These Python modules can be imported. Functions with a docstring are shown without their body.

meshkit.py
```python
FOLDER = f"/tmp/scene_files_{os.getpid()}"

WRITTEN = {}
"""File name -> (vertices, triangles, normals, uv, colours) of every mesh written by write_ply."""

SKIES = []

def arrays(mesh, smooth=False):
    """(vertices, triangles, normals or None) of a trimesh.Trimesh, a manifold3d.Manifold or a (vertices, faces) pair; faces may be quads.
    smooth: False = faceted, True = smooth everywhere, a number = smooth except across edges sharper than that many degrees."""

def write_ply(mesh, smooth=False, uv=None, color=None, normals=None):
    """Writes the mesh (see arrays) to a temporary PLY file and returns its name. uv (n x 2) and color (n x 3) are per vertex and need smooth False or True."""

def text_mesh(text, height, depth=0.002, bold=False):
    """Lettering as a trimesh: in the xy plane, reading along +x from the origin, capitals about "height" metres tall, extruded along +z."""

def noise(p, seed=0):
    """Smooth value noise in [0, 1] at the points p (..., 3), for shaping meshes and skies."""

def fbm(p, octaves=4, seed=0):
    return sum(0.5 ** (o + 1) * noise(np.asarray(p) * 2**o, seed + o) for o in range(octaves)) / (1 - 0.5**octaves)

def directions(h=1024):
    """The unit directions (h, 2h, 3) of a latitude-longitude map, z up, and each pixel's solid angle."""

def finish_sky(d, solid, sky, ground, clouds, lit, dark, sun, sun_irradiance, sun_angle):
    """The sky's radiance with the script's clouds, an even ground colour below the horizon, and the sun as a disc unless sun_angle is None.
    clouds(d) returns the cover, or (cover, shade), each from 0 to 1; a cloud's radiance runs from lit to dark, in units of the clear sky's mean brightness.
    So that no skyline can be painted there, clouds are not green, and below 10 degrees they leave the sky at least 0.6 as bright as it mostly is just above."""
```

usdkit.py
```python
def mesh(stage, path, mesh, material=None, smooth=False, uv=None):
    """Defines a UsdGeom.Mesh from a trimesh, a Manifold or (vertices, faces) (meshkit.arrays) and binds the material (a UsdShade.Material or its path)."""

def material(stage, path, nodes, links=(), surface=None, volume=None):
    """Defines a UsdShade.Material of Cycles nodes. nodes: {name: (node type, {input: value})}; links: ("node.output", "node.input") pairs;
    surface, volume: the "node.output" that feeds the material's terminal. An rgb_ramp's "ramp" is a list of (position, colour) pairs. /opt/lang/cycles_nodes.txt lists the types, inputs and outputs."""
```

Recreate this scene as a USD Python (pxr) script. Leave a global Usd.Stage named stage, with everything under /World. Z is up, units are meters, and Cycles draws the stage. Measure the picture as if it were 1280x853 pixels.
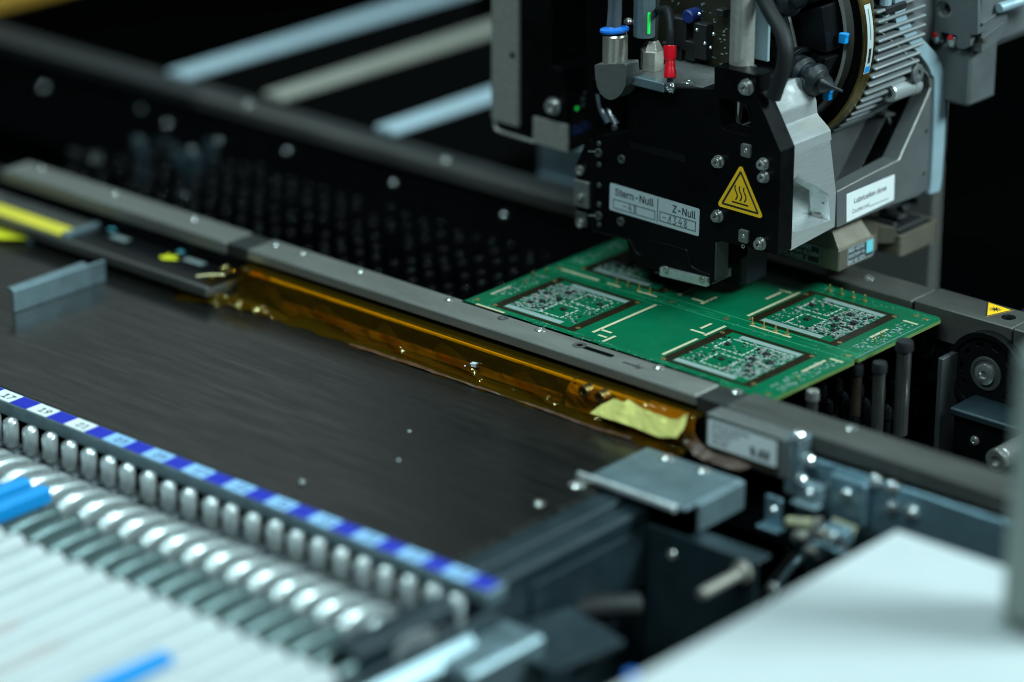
import math, random
import numpy as np, trimesh, usdkit, meshkit
import manifold3d as m3
from shapely.geometry import Polygon, Point, box as sbox
from pxr import Usd, UsdGeom, UsdLux, UsdShade, Gf, Sdf

random.seed(7); rng = np.random.default_rng(7)
stage = Usd.Stage.CreateInMemory()
UsdGeom.SetStageUpAxis(stage, UsdGeom.Tokens.z); UsdGeom.SetStageMetersPerUnit(stage, 1.0)
UsdGeom.Xform.Define(stage, '/World'); UsdGeom.Scope.Define(stage, '/World/Looks')

# ------------------------------------------------------------------ camera
FPX = 3929.0                                    # focal length in pixels of the 1280 wide photograph
pitch = math.atan(1576.5 / FPX); az = math.pi - math.atan2(4830, math.hypot(FPX, 1576.5))
hd = np.array([math.cos(az), math.sin(az), 0]); rt = np.array([math.sin(az), -math.cos(az), 0]); zz = np.array([0, 0, 1.0])
fw = hd * math.cos(pitch) - zz * math.sin(pitch); up = hd * math.sin(pitch) + zz * math.cos(pitch)
def ray(px, py): return fw + (px - 640) / FPX * rt - (py - 426.5) / FPX * up
CAM = -ray(700, 420) * 1500.0                   # millimetres; the front conveyor rail's top is z = 0
def on(px, py, axis, val):                      # point (mm) where the sight line meets a real plane of the machine
    d = ray(px, py); return CAM + d * ((val - CAM[axis]) / d[axis])
def ZP(px, py, z=0.0): return on(px, py, 2, z)
def YP(px, py, y): return on(px, py, 1, y)[[0, 2]]
def XP(px, py, x): return on(px, py, 0, x)[[1, 2]]

cam = UsdGeom.Camera.Define(stage, '/World/camera')
M = np.eye(4); M[0, :3], M[1, :3], M[2, :3], M[3, :3] = rt, up, -fw, CAM / 1000
cam.AddTransformOp().Set(Gf.Matrix4d(M.tolist()))
cam.CreateHorizontalApertureAttr(36.0); cam.CreateVerticalApertureAttr(36.0 * 853 / 1280)
cam.CreateFocalLengthAttr(FPX / 1280 * 36.0); cam.CreateClippingRangeAttr(Gf.Vec2f(0.05, 50))
cam.CreateFStopAttr(2.5); cam.CreateFocusDistanceAttr(1.508)
cam.CreateExposureAttr(0.0)

# ------------------------------------------------------------------ lamps
def rect_light(name, pos, target, w, h, intensity, col):
    l = UsdLux.RectLight.Define(stage, '/World/' + name)
    p = np.array(pos, float); zax = p - np.array(target, float); zax /= np.linalg.norm(zax)
    ref = np.array([0, 0, 1.0]) if abs(zax[2]) < .98 else np.array([1.0, 0, 0])
    xax = np.cross(ref, zax); xax /= np.linalg.norm(xax); yax = np.cross(zax, xax)
    m = np.eye(4); m[0, :3], m[1, :3], m[2, :3], m[3, :3] = xax, yax, zax, p
    l.AddTransformOp().Set(Gf.Matrix4d(m.tolist()))
    l.CreateWidthAttr(w); l.CreateHeightAttr(h); l.CreateIntensityAttr(intensity); l.CreateColorAttr(Gf.Vec3f(*col))
rect_light('unseen_lamp_front', (0.5, -1.3, 1.9), (0.1, -0.25, 0), 1.5, 0.5, 20.0, (0.69, 0.94, 0.98))  # out of view, placed to light the feeders and fronts from above
rect_light('unseen_lamp_right', (1.6, 0.75, 1.3), (0.1, 0.05, 0), 0.7, 0.5, 78.0, (0.72, 0.94, 0.97))  # out of view at right, placed to light the bracket and white cover
rect_light('unseen_lamp_left', (-1.9, 1.25, 1.05), (-0.2, -0.05, 0), 1.0, 0.6, 0.6, (0.8, 0.97, 0.95))  # out of view, placed to lay a soft sheen on the dark plate

rect_light('unseen_glint_lamp', (-0.3, 0.05, 0.95), (-0.25, 0.1, 0), 0.5, 0.05, 90.0, (0.66, 0.95, 1.0))  # out of view, placed to give glints on screws, pins and slats

# ------------------------------------------------------------------ materials
def srgb(r, g, b):
    return tuple(((c / 255 + .055) / 1.055) ** 2.4 if c > 10 else c / 255 / 12.92 for c in (r, g, b))
LOOK = {}
def mat(name, col, rough=.5, metal=0.0, var=.18, vs=60.0, stretch=(1, 1, 1), bump=0.0, bs=900.0, bevel=0.0, rvar=.15, spec=.5, coat=0.0, trans=0.0, emit=0.0, aniso=0.0):
    n = {'g': ('geometry', {}), 'mp': ('mapping', {'scale': stretch}), 'n': ('noise_texture', {'scale': vs, 'detail': 5.0, 'roughness': .6}),
         'c': ('mix_color', {'blend_type': 'mix', 'a': tuple(x * (1 - var) for x in col), 'b': tuple(min(1, x * (1 + var)) for x in col)}),
         'r': ('map_range', {'from_min': .3, 'from_max': .7, 'to_min': max(.03, rough * (1 - rvar)), 'to_max': min(1, rough * (1 + rvar))}),
         'p': ('principled_bsdf', {'metallic': metal, 'specular_ior_level': spec, 'coat_weight': coat, 'transmission_weight': trans, 'anisotropic': aniso})}
    L = [('g.position', 'mp.vector'), ('mp.vector', 'n.vector'), ('n.fac', 'c.fac'), ('n.fac', 'r.value'), ('c.result', 'p.base_color'), ('r.result', 'p.roughness')]
    if emit: n['p'][1].update(emission_color=col, emission_strength=emit)
    if bevel: n['bv'] = ('bevel', {'samples': 4, 'radius': bevel / 1000})
    if bump:
        n['n2'] = ('noise_texture', {'scale': bs, 'detail': 4.0}); n['b'] = ('bump', {'strength': bump, 'distance': .0005})
        L += [('mp.vector', 'n2.vector'), ('n2.fac', 'b.height'), ('b.normal', 'p.normal')]
        if bevel: L.append(('bv.bevel', 'b.normal'))
    elif bevel: L.append(('bv.bevel', 'p.normal'))
    LOOK[name] = usdkit.material(stage, '/World/Looks/' + name, n, L, surface='p.BSDF')
mat('rail_steel', (.145, .147, .132), .4, .4, bevel=.5, bump=.14, bs=1800, vs=30, stretch=(.5, 2, 2), var=.22, rvar=.35)
mat('rail_worn', (.062, .063, .057), .42, .35, bevel=.5, bump=.14, bs=1800, vs=30, stretch=(.5, 2, 2), var=.3, rvar=.35)
mat('dark_joint', (.014, .015, .015), .5, .1, bevel=.4)
mat('black_anodised', (.0016, .0019, .0022), .36, 0, vs=45, bevel=.5, bump=.05, bs=3000, spec=.1, rvar=.5, var=.4)
mat('black_satin', (.003, .0035, .004), .3, 0, bevel=.4, spec=.18)
mat('black_matte', (.0012, .0013, .0014), .8, 0, spec=.03)
mat('black_rubber', (.008, .009, .0095), .6, 0, spec=.25)
mat('dark_void', (.0006, .0007, .0007), 1.0, 0, spec=0.0)
mat('table_plate', (.0065, .0067, .006), .23, .0, stretch=(1, 9, 1), vs=24, bump=.05, bs=200, rvar=.35, var=.4, spec=.36)
mat('milled_aluminium', (.56, .6, .6), .25, .7, bevel=.3, stretch=(6, 1, 6), vs=120, bump=.02, bs=500, var=.06, rvar=.06)
mat('cast_aluminium', (.11, .12, .122), .48, .5, bevel=.6, bump=.3, bs=1500, var=.15)
mat('dark_cast', (.05, .054, .055), .5, .4, bevel=.6, bump=.3, bs=1500)
mat('painted_edge', (.22, .31, .35), .42, .2, bevel=.8)
mat('bright_steel', (.66, .69, .69), .14, .9, bevel=.25, var=.1)
mat('screw_steel', (.5, .5, .48), .2, .85, bevel=.15, var=.15, vs=400)
mat('satin_steel', (.36, .36, .33), .34, .6, bevel=.4, stretch=(1, 1, 1), vs=300, var=.08)
mat('galvanised', (.16, .225, .25), .34, .65, bevel=.8, vs=70, var=.25, bump=.1, bs=600)
mat('dark_galvanised', (.014, .027, .033), .4, .4, bevel=.8, vs=70, var=.3)
mat('nickel', (.4, .38, .33), .24, .7, bevel=.3)
mat('brushed_grey', (.16, .165, .16), .42, .6, bevel=.4, var=.2, vs=300)
mat('bronze_nickel', (.15, .135, .105), .42, .6, bevel=.5, bump=.12, bs=1500)
mat('gold_ring', (.36, .25, .09), .3, 1.0, bevel=.5, var=.25, vs=120, stretch=(1, 4, 1))
mat('pcb_green', (.0004, .08, .034), .3, 0, var=.25, vs=30, spec=.3)
mat('pcb_light', (.02, .2, .09), .35, 0, var=.14, vs=200)
mat('pcb_dark', (.014, .010, .004), .3, .2, var=.3, vs=160)
mat('pcb_edge', (.08, .13, .03), .6, 0)
mat('solder_pale', (.24, .3, .29), .42, .3, var=.25, vs=900)
mat('silk_white', (.36, .4, .34), .6, 0, var=.15, vs=700)
mat('slot_cream', (.33, .32, .2), .6, 0, var=.2, vs=500)
mat('gold_pad', (.62, .45, .16), .3, .9, var=.1)
mat('chip_black', (.012, .012, .013), .4)
mat('chip_grey', (.3, .3, .28), .4, .3, var=.3, vs=900)
mat('old_board', (.014, .013, .006), .5, 0, var=.3, vs=200)
mat('label_white', (.54, .58, .58), .5, 0, var=.04, vs=200)
mat('label_grey', (.37, .43, .445), .42, .1, var=.06, vs=200)
mat('ink', (.008, .009, .011), .6)
mat('warning_yellow', (.7, .4, .008), .45, 0, var=.06)
mat('paper_yellow', (.48, .45, .12), .75, 0, var=.1, vs=200, bump=.3, bs=700)
mat('neon_yellow', (.55, .53, .01), .6, 0, var=.06)
mat('tape_yellow', (.5, .42, .03), .55, 0, var=.12)
mat('blue_plastic', (.002, .2, .5), .4, 0, var=.05)
mat('ring_blue', (.01, .15, .6), .3, 0)
mat('label_blue', (.003, .012, .3), .5, 0, var=.05)
mat('label_sky', (.2, .38, .6), .5, 0, var=.05)
mat('feeder_white', (.34, .372, .375), .45, 0, var=.14, vs=60, bevel=.7)
mat('feeder_rose', (.37, .3, .28), .5, 0, var=.06)
mat('feeder_metal', (.72, .77, .77), .22, .75, var=.1, vs=120, bevel=.5)
mat('feeder_dark', (.03, .036, .038), .45, .3, var=.2, bevel=.4)
mat('white_cover', (.385, .415, .42), .42, 0, var=.03, vs=20, bevel=1.5)
mat('cream_post', (.19, .225, .205), .5, 0, var=.04, vs=20, bevel=2)
mat('slat_white', (.26, .34, .38), .35, .1, var=.06)
mat('slat_beige', (.2, .2, .17), .4, .1, var=.08)
mat('amber_beam', (.22, .12, .015), .4, .1, var=.15)
mat('back_grey', (.16, .165, .15), .6, 0, var=.1, vs=4)
mat('back_dim', (.11, .112, .105), .8, 0, var=.3, vs=3, spec=.1)
mat('blue_steel', (.2, .32, .38), .22, .75, var=.3, vs=40, bevel=.5)
mat('post_steel', (.2, .2, .19), .24, .9, stretch=(1, 1, .1), vs=500, var=.5)
mat('core_dark', (.034, .026, .018), .4, .2, var=.75, vs=55, stretch=(1, 3, 2), bump=.2, bs=500)
mat('rod_teal', (.11, .165, .165), .32, .5, var=.2, bevel=.4)
mat('bright_line', (.85, .75, .4), .4, 0, var=.2, vs=200)  # pale tone for the bright tape ridge and the painted highlight
mat('cover_metal', (.6, .66, .66), .28, .8, var=.1, vs=120, bevel=.5)
mat('motor_cast', (.085, .096, .1), .5, .3, bevel=.6, bump=.3, bs=1500)
mat('rail_dark', (.034, .035, .032), .42, .35, bevel=.5, vs=30, var=.3, rvar=.3)
mat('fin_aluminium', (.24, .265, .27), .4, .6, bevel=.4, var=.12)
mat('print_royal', (.012, .05, .2), .5, 0)
mat('pin_black', (.003, .0034, .004), .22, 0, spec=.35)
mat('red_sleeve', (.55, .006, .015), .22, 0, var=.06, spec=.6)
mat('nozzle_dark', (.008, .012, .015), .4, .2, bevel=.4)
mat('slate_block', (.006, .009, .012), .35, 0, bevel=.8, spec=.3)
mat('clear_hose', (.06, .075, .09), .12, 0, spec=.8)
mat('led_green', (.02, .8, .1), .5, emit=.25)
mat('print_blue', (.004, .018, .12), .5, 0)
mat('print_grey', (.12, .15, .15), .5, 0)
mat('amber_core', (.42, .3, .09), .35, .3, var=.35, vs=120, stretch=(1, 3, 1), bump=.2, bs=500)
mat('copper_tape', (.055, .02, .006), .45, .1, var=.5, vs=300, bump=.3, bs=900)
mat('red_mark', (.5, .01, .02), .4)
mat('cyan_print', (.1, .4, .45), .5)
def film(name, tint, rough, gl):
    n = {'g': ('geometry', {}), 'n': ('noise_texture', {'scale': 150.0, 'detail': 4.0}), 'b': ('bump', {'strength': .4, 'distance': .002}),
         't': ('transparent_bsdf', {'color': tint}), 's': ('glossy_bsdf', {'color': (1, .8, .36), 'roughness': rough}), 'f': ('fresnel', {'IOR': gl}),
         'd': ('diffuse_bsdf', {'color': (tint[0] * .6, tint[1] * .6, tint[2] * .4)}), 'm': ('mix_closure', {}), 'm2': ('mix_closure', {'fac': .035})}
    L = [('g.position', 'n.vector'), ('n.fac', 'b.height'), ('b.normal', 's.normal'), ('b.normal', 'f.normal'), ('t.BSDF', 'm2.closure1'), ('d.BSDF', 'm2.closure2'),
         ('f.fac', 'm.fac'), ('m2.closure', 'm.closure1'), ('s.BSDF', 'm.closure2')]
    LOOK[name] = usdkit.material(stage, '/World/Looks/' + name, n, L, surface='m.closure')
film('amber_film', (.9, .55, .05), .1, 1.5)

# ------------------------------------------------------------------ helpers (all shapes in millimetres)
USED = {}
def number(path):
    k = USED.get(path, -1) + 1; USED[path] = k
    return path if k == 0 else f'{path}_{k:03d}'
BASE = {}
def meta(prim, label=None, cat=None, group=None, kind=None):
    for k, v in (('label', label), ('category', cat), ('group', group), ('kind', kind)):
        if v: prim.SetCustomDataByKey(k, v)
def thing(name, label, cat, base=(0, 0, 0), group=None):
    p = number('/World/' + name); x = UsdGeom.Xform.Define(stage, p)
    x.AddTranslateOp().Set(Gf.Vec3d(*[float(b) / 1000 for b in base])); BASE[p] = np.array(base, float)
    meta(x.GetPrim(), label, cat, group); return p
def put(parent, name, mesh, look, smooth=30, label=None, kind=None, cat=None, group=None):
    if isinstance(mesh, (list,)): mesh = trimesh.util.concatenate([as_tri(m) for m in mesh])
    mesh = as_tri(mesh)
    p = number((parent or '/World') + '/' + name); b = BASE.get(parent, np.zeros(3)); BASE[p] = b
    m = usdkit.mesh(stage, p, ((np.asarray(mesh.vertices) - b) / 1000, np.asarray(mesh.faces)), LOOK[look], smooth=smooth)
    meta(m.GetPrim(), label, cat, group, kind); return p
def copies(src, positions, labels=None, group=None, rotz=None):
    prim = stage.GetPrimAtPath(src); cd = prim.GetCustomData(); name = src.split('/')[-1]
    for i, q in enumerate(positions):
        x = UsdGeom.Xform.Define(stage, number('/World/' + name)); x.AddTranslateOp().Set(Gf.Vec3d(*[float(a) / 1000 for a in q]))
        pr = x.GetPrim(); pr.GetReferences().AddInternalReference(src); pr.SetInstanceable(True)
        meta(pr, labels[i] if labels else cd['label'], cd['category'], group or cd.get('group'))
def as_tri(m):
    if hasattr(m, 'to_mesh'):
        q = m.to_mesh(); return trimesh.Trimesh(q.vert_properties[:, :3], q.tri_verts, process=False)
    return m
def mani(m):
    m = as_tri(m); m = trimesh.Trimesh(m.vertices, m.faces, process=True)
    return m3.Manifold(m3.Mesh(np.asarray(m.vertices, np.float32), np.asarray(m.faces, np.uint32)))
def box(x0, x1, y0, y1, z0, z1, c=.35):
    x0, x1 = min(x0, x1), max(x0, x1); y0, y1 = min(y0, y1), max(y0, y1); z0, z1 = min(z0, z1), max(z0, z1)
    if c <= 0:
        m = trimesh.creation.box([x1 - x0, y1 - y0, z1 - z0]); m.apply_translation([(x0 + x1) / 2, (y0 + y1) / 2, (z0 + z1) / 2]); return m
    c = min(c, (x1 - x0) / 3, (y1 - y0) / 3, (z1 - z0) / 3); pts = []
    for sx in (0, 1):
        for sy in (0, 1):
            for sz in (0, 1):
                X, Y, Z = (x0, x1)[sx], (y0, y1)[sy], (z0, z1)[sz]; a, b, d = (c, -c)[sx], (c, -c)[sy], (c, -c)[sz]
                pts += [(X, Y + b, Z + d), (X + a, Y, Z + d), (X + a, Y + b, Z)]
    return trimesh.convex.convex_hull(np.array(pts))
def hull(pts): return trimesh.convex.convex_hull(np.array(pts, float))
def prism(poly, axis, a, b):
    p = poly if hasattr(poly, 'geom_type') else Polygon(poly)
    p = p.buffer(0)
    if hasattr(p, 'geoms'): p = max(p.geoms, key=lambda g: g.area)
    a, b = min(a, b), max(a, b)
    m = trimesh.creation.extrude_polygon(p, b - a, engine='earcut'); v = m.vertices
    if axis == 2: m.vertices = np.c_[v[:, 0], v[:, 1], v[:, 2] + a]
    elif axis == 0: m.vertices = np.c_[v[:, 2] + a, v[:, 0], v[:, 1]]
    else: m.vertices = np.c_[v[:, 0], v[:, 2] + a, v[:, 1]]; m.invert()
    return m
def rnd(poly, r, inner=True):
    p = poly if hasattr(poly, 'geom_type') else Polygon(poly)
    p = p.buffer(-r, quad_segs=6).buffer(r, quad_segs=6)
    return p.buffer(r, quad_segs=6).buffer(-r, quad_segs=6) if inner else p
def frame(d):
    d = np.array(d, float); d /= np.linalg.norm(d); r = np.array([0, 0, 1.0]) if abs(d[2]) < .9 else np.array([1.0, 0, 0])
    a = np.cross(r, d); a /= np.linalg.norm(a); return a, np.cross(d, a), d
def lathe(p, d, prof, seg=28):
    """prof: (radius, distance along d) pairs, from the back to the tip."""
    a, b, d = frame(d); p = np.array(p, float); t = np.linspace(0, 2 * np.pi, seg, endpoint=False); V, Fc = [], []
    prof = [(max(r, 1e-4), h) for r, h in prof]
    for r, h in prof: V += [p + d * h + r * (math.cos(x) * a + math.sin(x) * b) for x in t]
    for k in range(len(prof) - 1):
        for i in range(seg):
            j = (i + 1) % seg; q = k * seg; Fc += [(q + i, q + j, q + seg + j), (q + i, q + seg + j, q + seg + i)]
    n = len(V); V += [p + d * prof[0][1], p + d * prof[-1][1]]; e = (len(prof) - 1) * seg
    for i in range(seg): j = (i + 1) % seg; Fc += [(n, j, i), (n + 1, e + i, e + j)]
    return trimesh.Trimesh(V, Fc, process=False)
def cyl(p0, p1, r, seg=28, c=.2):
    p0, p1 = np.array(p0, float), np.array(p1, float); h = np.linalg.norm(p1 - p0); c = min(c, r * .4, h * .3)
    return lathe(p0, p1 - p0, [(r - c, 0), (r, c), (r, h - c), (r - c, h)], seg)
def ring(p, d, r0, r1, h, seg=48):
    a, b, d = frame(d); p = np.array(p, float); t = np.linspace(0, 2 * np.pi, seg, endpoint=False); V, Fc = [], []
    pr = [(r1, 0), (r1, h), (r0, h), (r0, 0)]
    for r, k in pr: V += [p + d * k + r * (math.cos(x) * a + math.sin(x) * b) for x in t]
    for k in range(4):
        for i in range(seg):
            j = (i + 1) % seg; A, B = k * seg, ((k + 1) % 4) * seg; Fc += [(A + i, A + j, B + j), (A + i, B + j, B + i)]
    return trimesh.Trimesh(V, Fc, process=False)
def smooth_path(pts, n=8):
    pts = np.array(pts, float); P = np.vstack([2 * pts[0] - pts[1], pts, 2 * pts[-1] - pts[-2]]); out = []
    for i in range(1, len(P) - 2):
        for s in np.linspace(0, 1, n, endpoint=False):
            a, b, c, d = P[i - 1:i + 3]; out.append(.5 * (2 * b + (c - a) * s + (2 * a - 5 * b + 4 * c - d) * s ** 2 + (3 * b - a - 3 * c + d) * s ** 3))
    return np.array(out + [pts[-1]])
def tube(pts, r, seg=14, n=8):
    P = smooth_path(pts, n) if n else np.array(pts, float); V, Fc = [], []; t = np.linspace(0, 2 * np.pi, seg, endpoint=False); a = None
    for i, p in enumerate(P):
        d = P[min(i + 1, len(P) - 1)] - P[max(i - 1, 0)]; d = d / np.linalg.norm(d)
        a = frame(d)[0] if a is None else a - d * (a @ d); a = a / np.linalg.norm(a); b = np.cross(d, a)
        V += [p + r * (math.cos(x) * a + math.sin(x) * b) for x in t]
    for k in range(len(P) - 1):
        for i in range(seg): j = (i + 1) % seg; q = k * seg; Fc += [(q + i, q + j, q + seg + j), (q + i, q + seg + j, q + seg + i)]
    n0 = len(V); V += [P[0], P[-1]]; e = (len(P) - 1) * seg
    for i in range(seg): j = (i + 1) % seg; Fc += [(n0, j, i), (n0 + 1, e + i, e + j)]
    return trimesh.Trimesh(V, Fc, process=False)
def onto(m, o, r, u):
    """places a flat mesh (xy, thickness z) at o with axes r, u."""
    r = np.array(r, float); r /= np.linalg.norm(r); u = np.array(u, float); u -= r * (u @ r); u /= np.linalg.norm(u); n = np.cross(r, u)
    v = np.asarray(m.vertices); return trimesh.Trimesh(np.array(o, float) + v[:, :1] * r + v[:, 1:2] * u + v[:, 2:3] * n, m.faces, process=False)
def text(s, o, r, u, h, depth=.12, bold=False, width=None):
    m = meshkit.text_mesh(s, h, depth, bold)
    if width: m.vertices[:, 0] *= width / m.vertices[:, 0].max()
    return onto(m, o, r, u)
def flat(poly, o, r, u, t=.12):
    p = poly if hasattr(poly, 'geom_type') else Polygon(poly)
    p = p.buffer(0); gs = getattr(p, 'geoms', [p])
    return onto(trimesh.util.concatenate([trimesh.creation.extrude_polygon(g_, t, engine='earcut') for g_ in gs if g_.area > 1e-6]), o, r, u)
def stroke(pts, w, o, r, u, t=.12):
    from shapely.geometry import LineString
    return flat(LineString(pts).buffer(w / 2, quad_segs=3), o, r, u, t)
def cap_screw(p, d, r=3.2, h=2.6, hexr=None):
    """socket cap screw: a knurl-free head with a hexagonal recess, seen from d."""
    hexr = hexr or r * .5; out = Point(0, 0).buffer(r, quad_segs=8); hx = Polygon([(hexr * math.cos(k * math.pi / 3), hexr * math.sin(k * math.pi / 3)) for k in range(6)])
    a, b, d = frame(d); p = np.array(p, float)
    return [flat(Point(0, 0).buffer(r * .97, quad_segs=8), p, a, b, h * .4), flat(out.difference(hx), p + d * h * .4, a, b, h * .5), flat(out.buffer(-r * .09).difference(hx), p + d * h * .9, a, b, h * .1)]
def dome_screw(p, d, r=2.6, h=1.3):
    return lathe(p, d, [(r, 0), (r, h * .25), (r * .85, h * .65), (r * .5, h * .95), (r * .36, h * .97), (r * .3, h * .55)], 20)
def washer_screw(parent, p, d, r, look='screw_steel'):
    w = put(parent, 'washer', ring(p, d, r * .6, r * 1.3, .7, 24), look); p = np.array(p, float) + np.array(d, float) * .7
    return put(parent, 'screw', cap_screw(p, d, r), look)
mY, pX, pZ, pY = (0, -1, 0), (1, 0, 0), (0, 0, 1), (0, 1, 0)
#BODY
# ------------------------------------------------------------------ setting: the dark inside of the machine
PL = -22.0                                       # top of the dark table plate
put(None, 'machine_floor', box(-1500, 900, -1200, 1400, -125, -115, 0), 'dark_void', kind='structure')
put(None, 'machine_back_wall', box(-1500, 900, 1400, 1420, -125, 900, 0), 'dark_void', kind='structure')
bp = YP(1168, 300, 330)
put(None, 'back_partition', box(bp[0] - 150, bp[0], 330, 334, -115, 70, 1), 'back_grey', kind='structure')
put(None, 'floor_tray', box(bp[0] + 8, 620, 215, 430, -114.6, -112, .5), 'back_dim', kind='structure')

# ------------------------------------------------------------------ front conveyor rail
R = thing('conveyor_rail', 'long grey steel conveyor rail crossing in front of the green circuit board', 'conveyor rail', (0, -5, -60))
put(R, 'rail_beam', box(-430, 340, -12.5, 3, -60, -7.3, .4), 'black_satin')
put(R, 'rail_cap', box(-391, -214, -15, 5, -7, 0, .7), 'rail_steel')
put(R, 'rail_cap', box(-198, 94, -15, 5, -5.6, 0, .7), 'rail_steel')
s = prism(rnd([(11.5, -5.2), (36, -5.2), (36, -1.8), (11.5, -1.8)], 1.6, False), 2, -.1, .12)
put(R, 'slot', s, 'black_matte')
put(R, 'slot_lip', ring((15, -3.2, 0), pZ, 1.6, 3.4, .25, 28), 'rail_worn')
put(R, 'joint_block', box(-213.6, -198.4, -14, 4.4, -7, -.5, .3), 'dark_joint')
put(R, 'joint_block', box(94.4, 111.6, -14.6, 4.8, -7.2, -.3, .3), 'dark_joint')
put(R, 'rail_cap', box(112, 345, -15.5, 5.2, -9, .2, .8), 'rail_worn')
for px, py, r in ((52, 211, 2.6), (144, 242, 2.6), (243, 274, 2.6), (345, 307, 2.3), (379, 317, 2.4), (451, 340, 2.5), (562, 375, 2.6), (676, 413, 2.8), (824, 460, 2.8), (921, 490, 3), (1069, 533, 3)):
    q = ZP(px, py, 0); put(R, 'screw', dome_screw((q[0], np.clip(q[1], -10, 1), .02), pZ, r, 1.0), 'screw_steel')
q = ZP(629, 398, 0); put(R, 'screw_hole', ring((q[0], q[1], .02), pZ, 1.2, 2.7, .3, 28), 'rail_worn')
sc = [[(0, 0), (.6, 1.4), (1.6, 2.6)], [(2.2, 2.2), (.9, 1.3), (2.4, .2)], [(3, 1.6), (3.4, .5), (4, 1.5), (3.8, -.6), (3, -1.1)], [(4.8, 1.4), (5, .4), (5.6, .4), (5.9, 1.3), (6.2, .3)], [(7, .2), (7.2, 1.4), (7.8, 1.2)], [(8.6, 1.2), (8.2, .5), (8.8, .2), (9.3, 1.1)], [(10, .3), (10.4, 1.3), (10.9, .4), (11.4, 1.2)]]
q = ZP(806, 459, 0)
put(R, 'handwriting', [stroke(a, .8, (q[0], q[1] - 1.2, .02), (-1, 0, 0), (0, -1, 0), .05) for a in sc], 'ink')
q = ZP(734, 424, 0)
put(R, 'handwriting', [stroke([(0, 0), (1.4, .8), (3, .2), (5, .9), (7, .5)], .8, (q[0] - 4, q[1] + .5, .02), pX, pY, .05)], 'ink')

# ------------------------------------------------------------------ rear conveyor rail
R = thing('conveyor_rail', 'darker rear conveyor rail running behind the circuit board and the black pins', 'conveyor rail', (0, 150, -60))
put(R, 'rail_beam', box(-700, 108, 147, 160, -60, -5.3, .4), 'black_satin')
put(R, 'added_dark_sheet', box(-700, 260, 161, 163, -114, -14.2, .3), 'black_matte')  # black sheet added where only darkness shows below the rear rail
a = -404
put(R, 'rail_cap', box(-700, a - 1, 144, 166, -5, 2, .6), 'dark_joint')
put(R, 'rail_cap', box(a, -60, 144, 152, -5, 2.4, .6), 'rail_worn')
put(R, 'rail_back', box(a, -60, 152.2, 166, -5, 1.6, .4), 'dark_joint')
put(R, 'rail_cap', box(-59, 104, 142.5, 164, -4, 3, .6), 'rail_worn')
put(R, 'end_block', box(105, 161, 143.5, 166, -14, 3.2, .5), 'rail_worn')
put(R, 'end_block', box(162, 230, 143.5, 166, -14, 3.2, .5), 'rail_worn')
for px, py in ((1082, 350), (300, 132), (540, 205)):
    q = ZP(px, py, 3); put(R, 'screw', dome_screw((q[0], 154, 3.0 if px > 900 else 2.4), pZ, 3.0, 1.0), 'screw_steel')
q = ZP(1261, 397, 3.3); put(R, 'screw_hole', [ring((q[0], q[1], 3.2), pZ, 2.2, 3.4, .3, 24), cyl((q[0], q[1], 2.6), (q[0], q[1], 3.25), 2.2, 20)], 'black_satin')
q = ZP(1234, 395, 3.3)
tr = [ZP(1232, 396, 3.3)[:2] - q[:2], ZP(1267, 388, 3.3)[:2] - q[:2], ZP(1234, 377, 3.3)[:2] - q[:2]]
lw = put(R, 'laser_warning_sticker', flat(Polygon(tr), (q[0], q[1], 3.22), pX, pY, .1), 'warning_yellow')
tp = Polygon(tr); tc = np.array(tp.centroid.coords[0])
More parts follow.
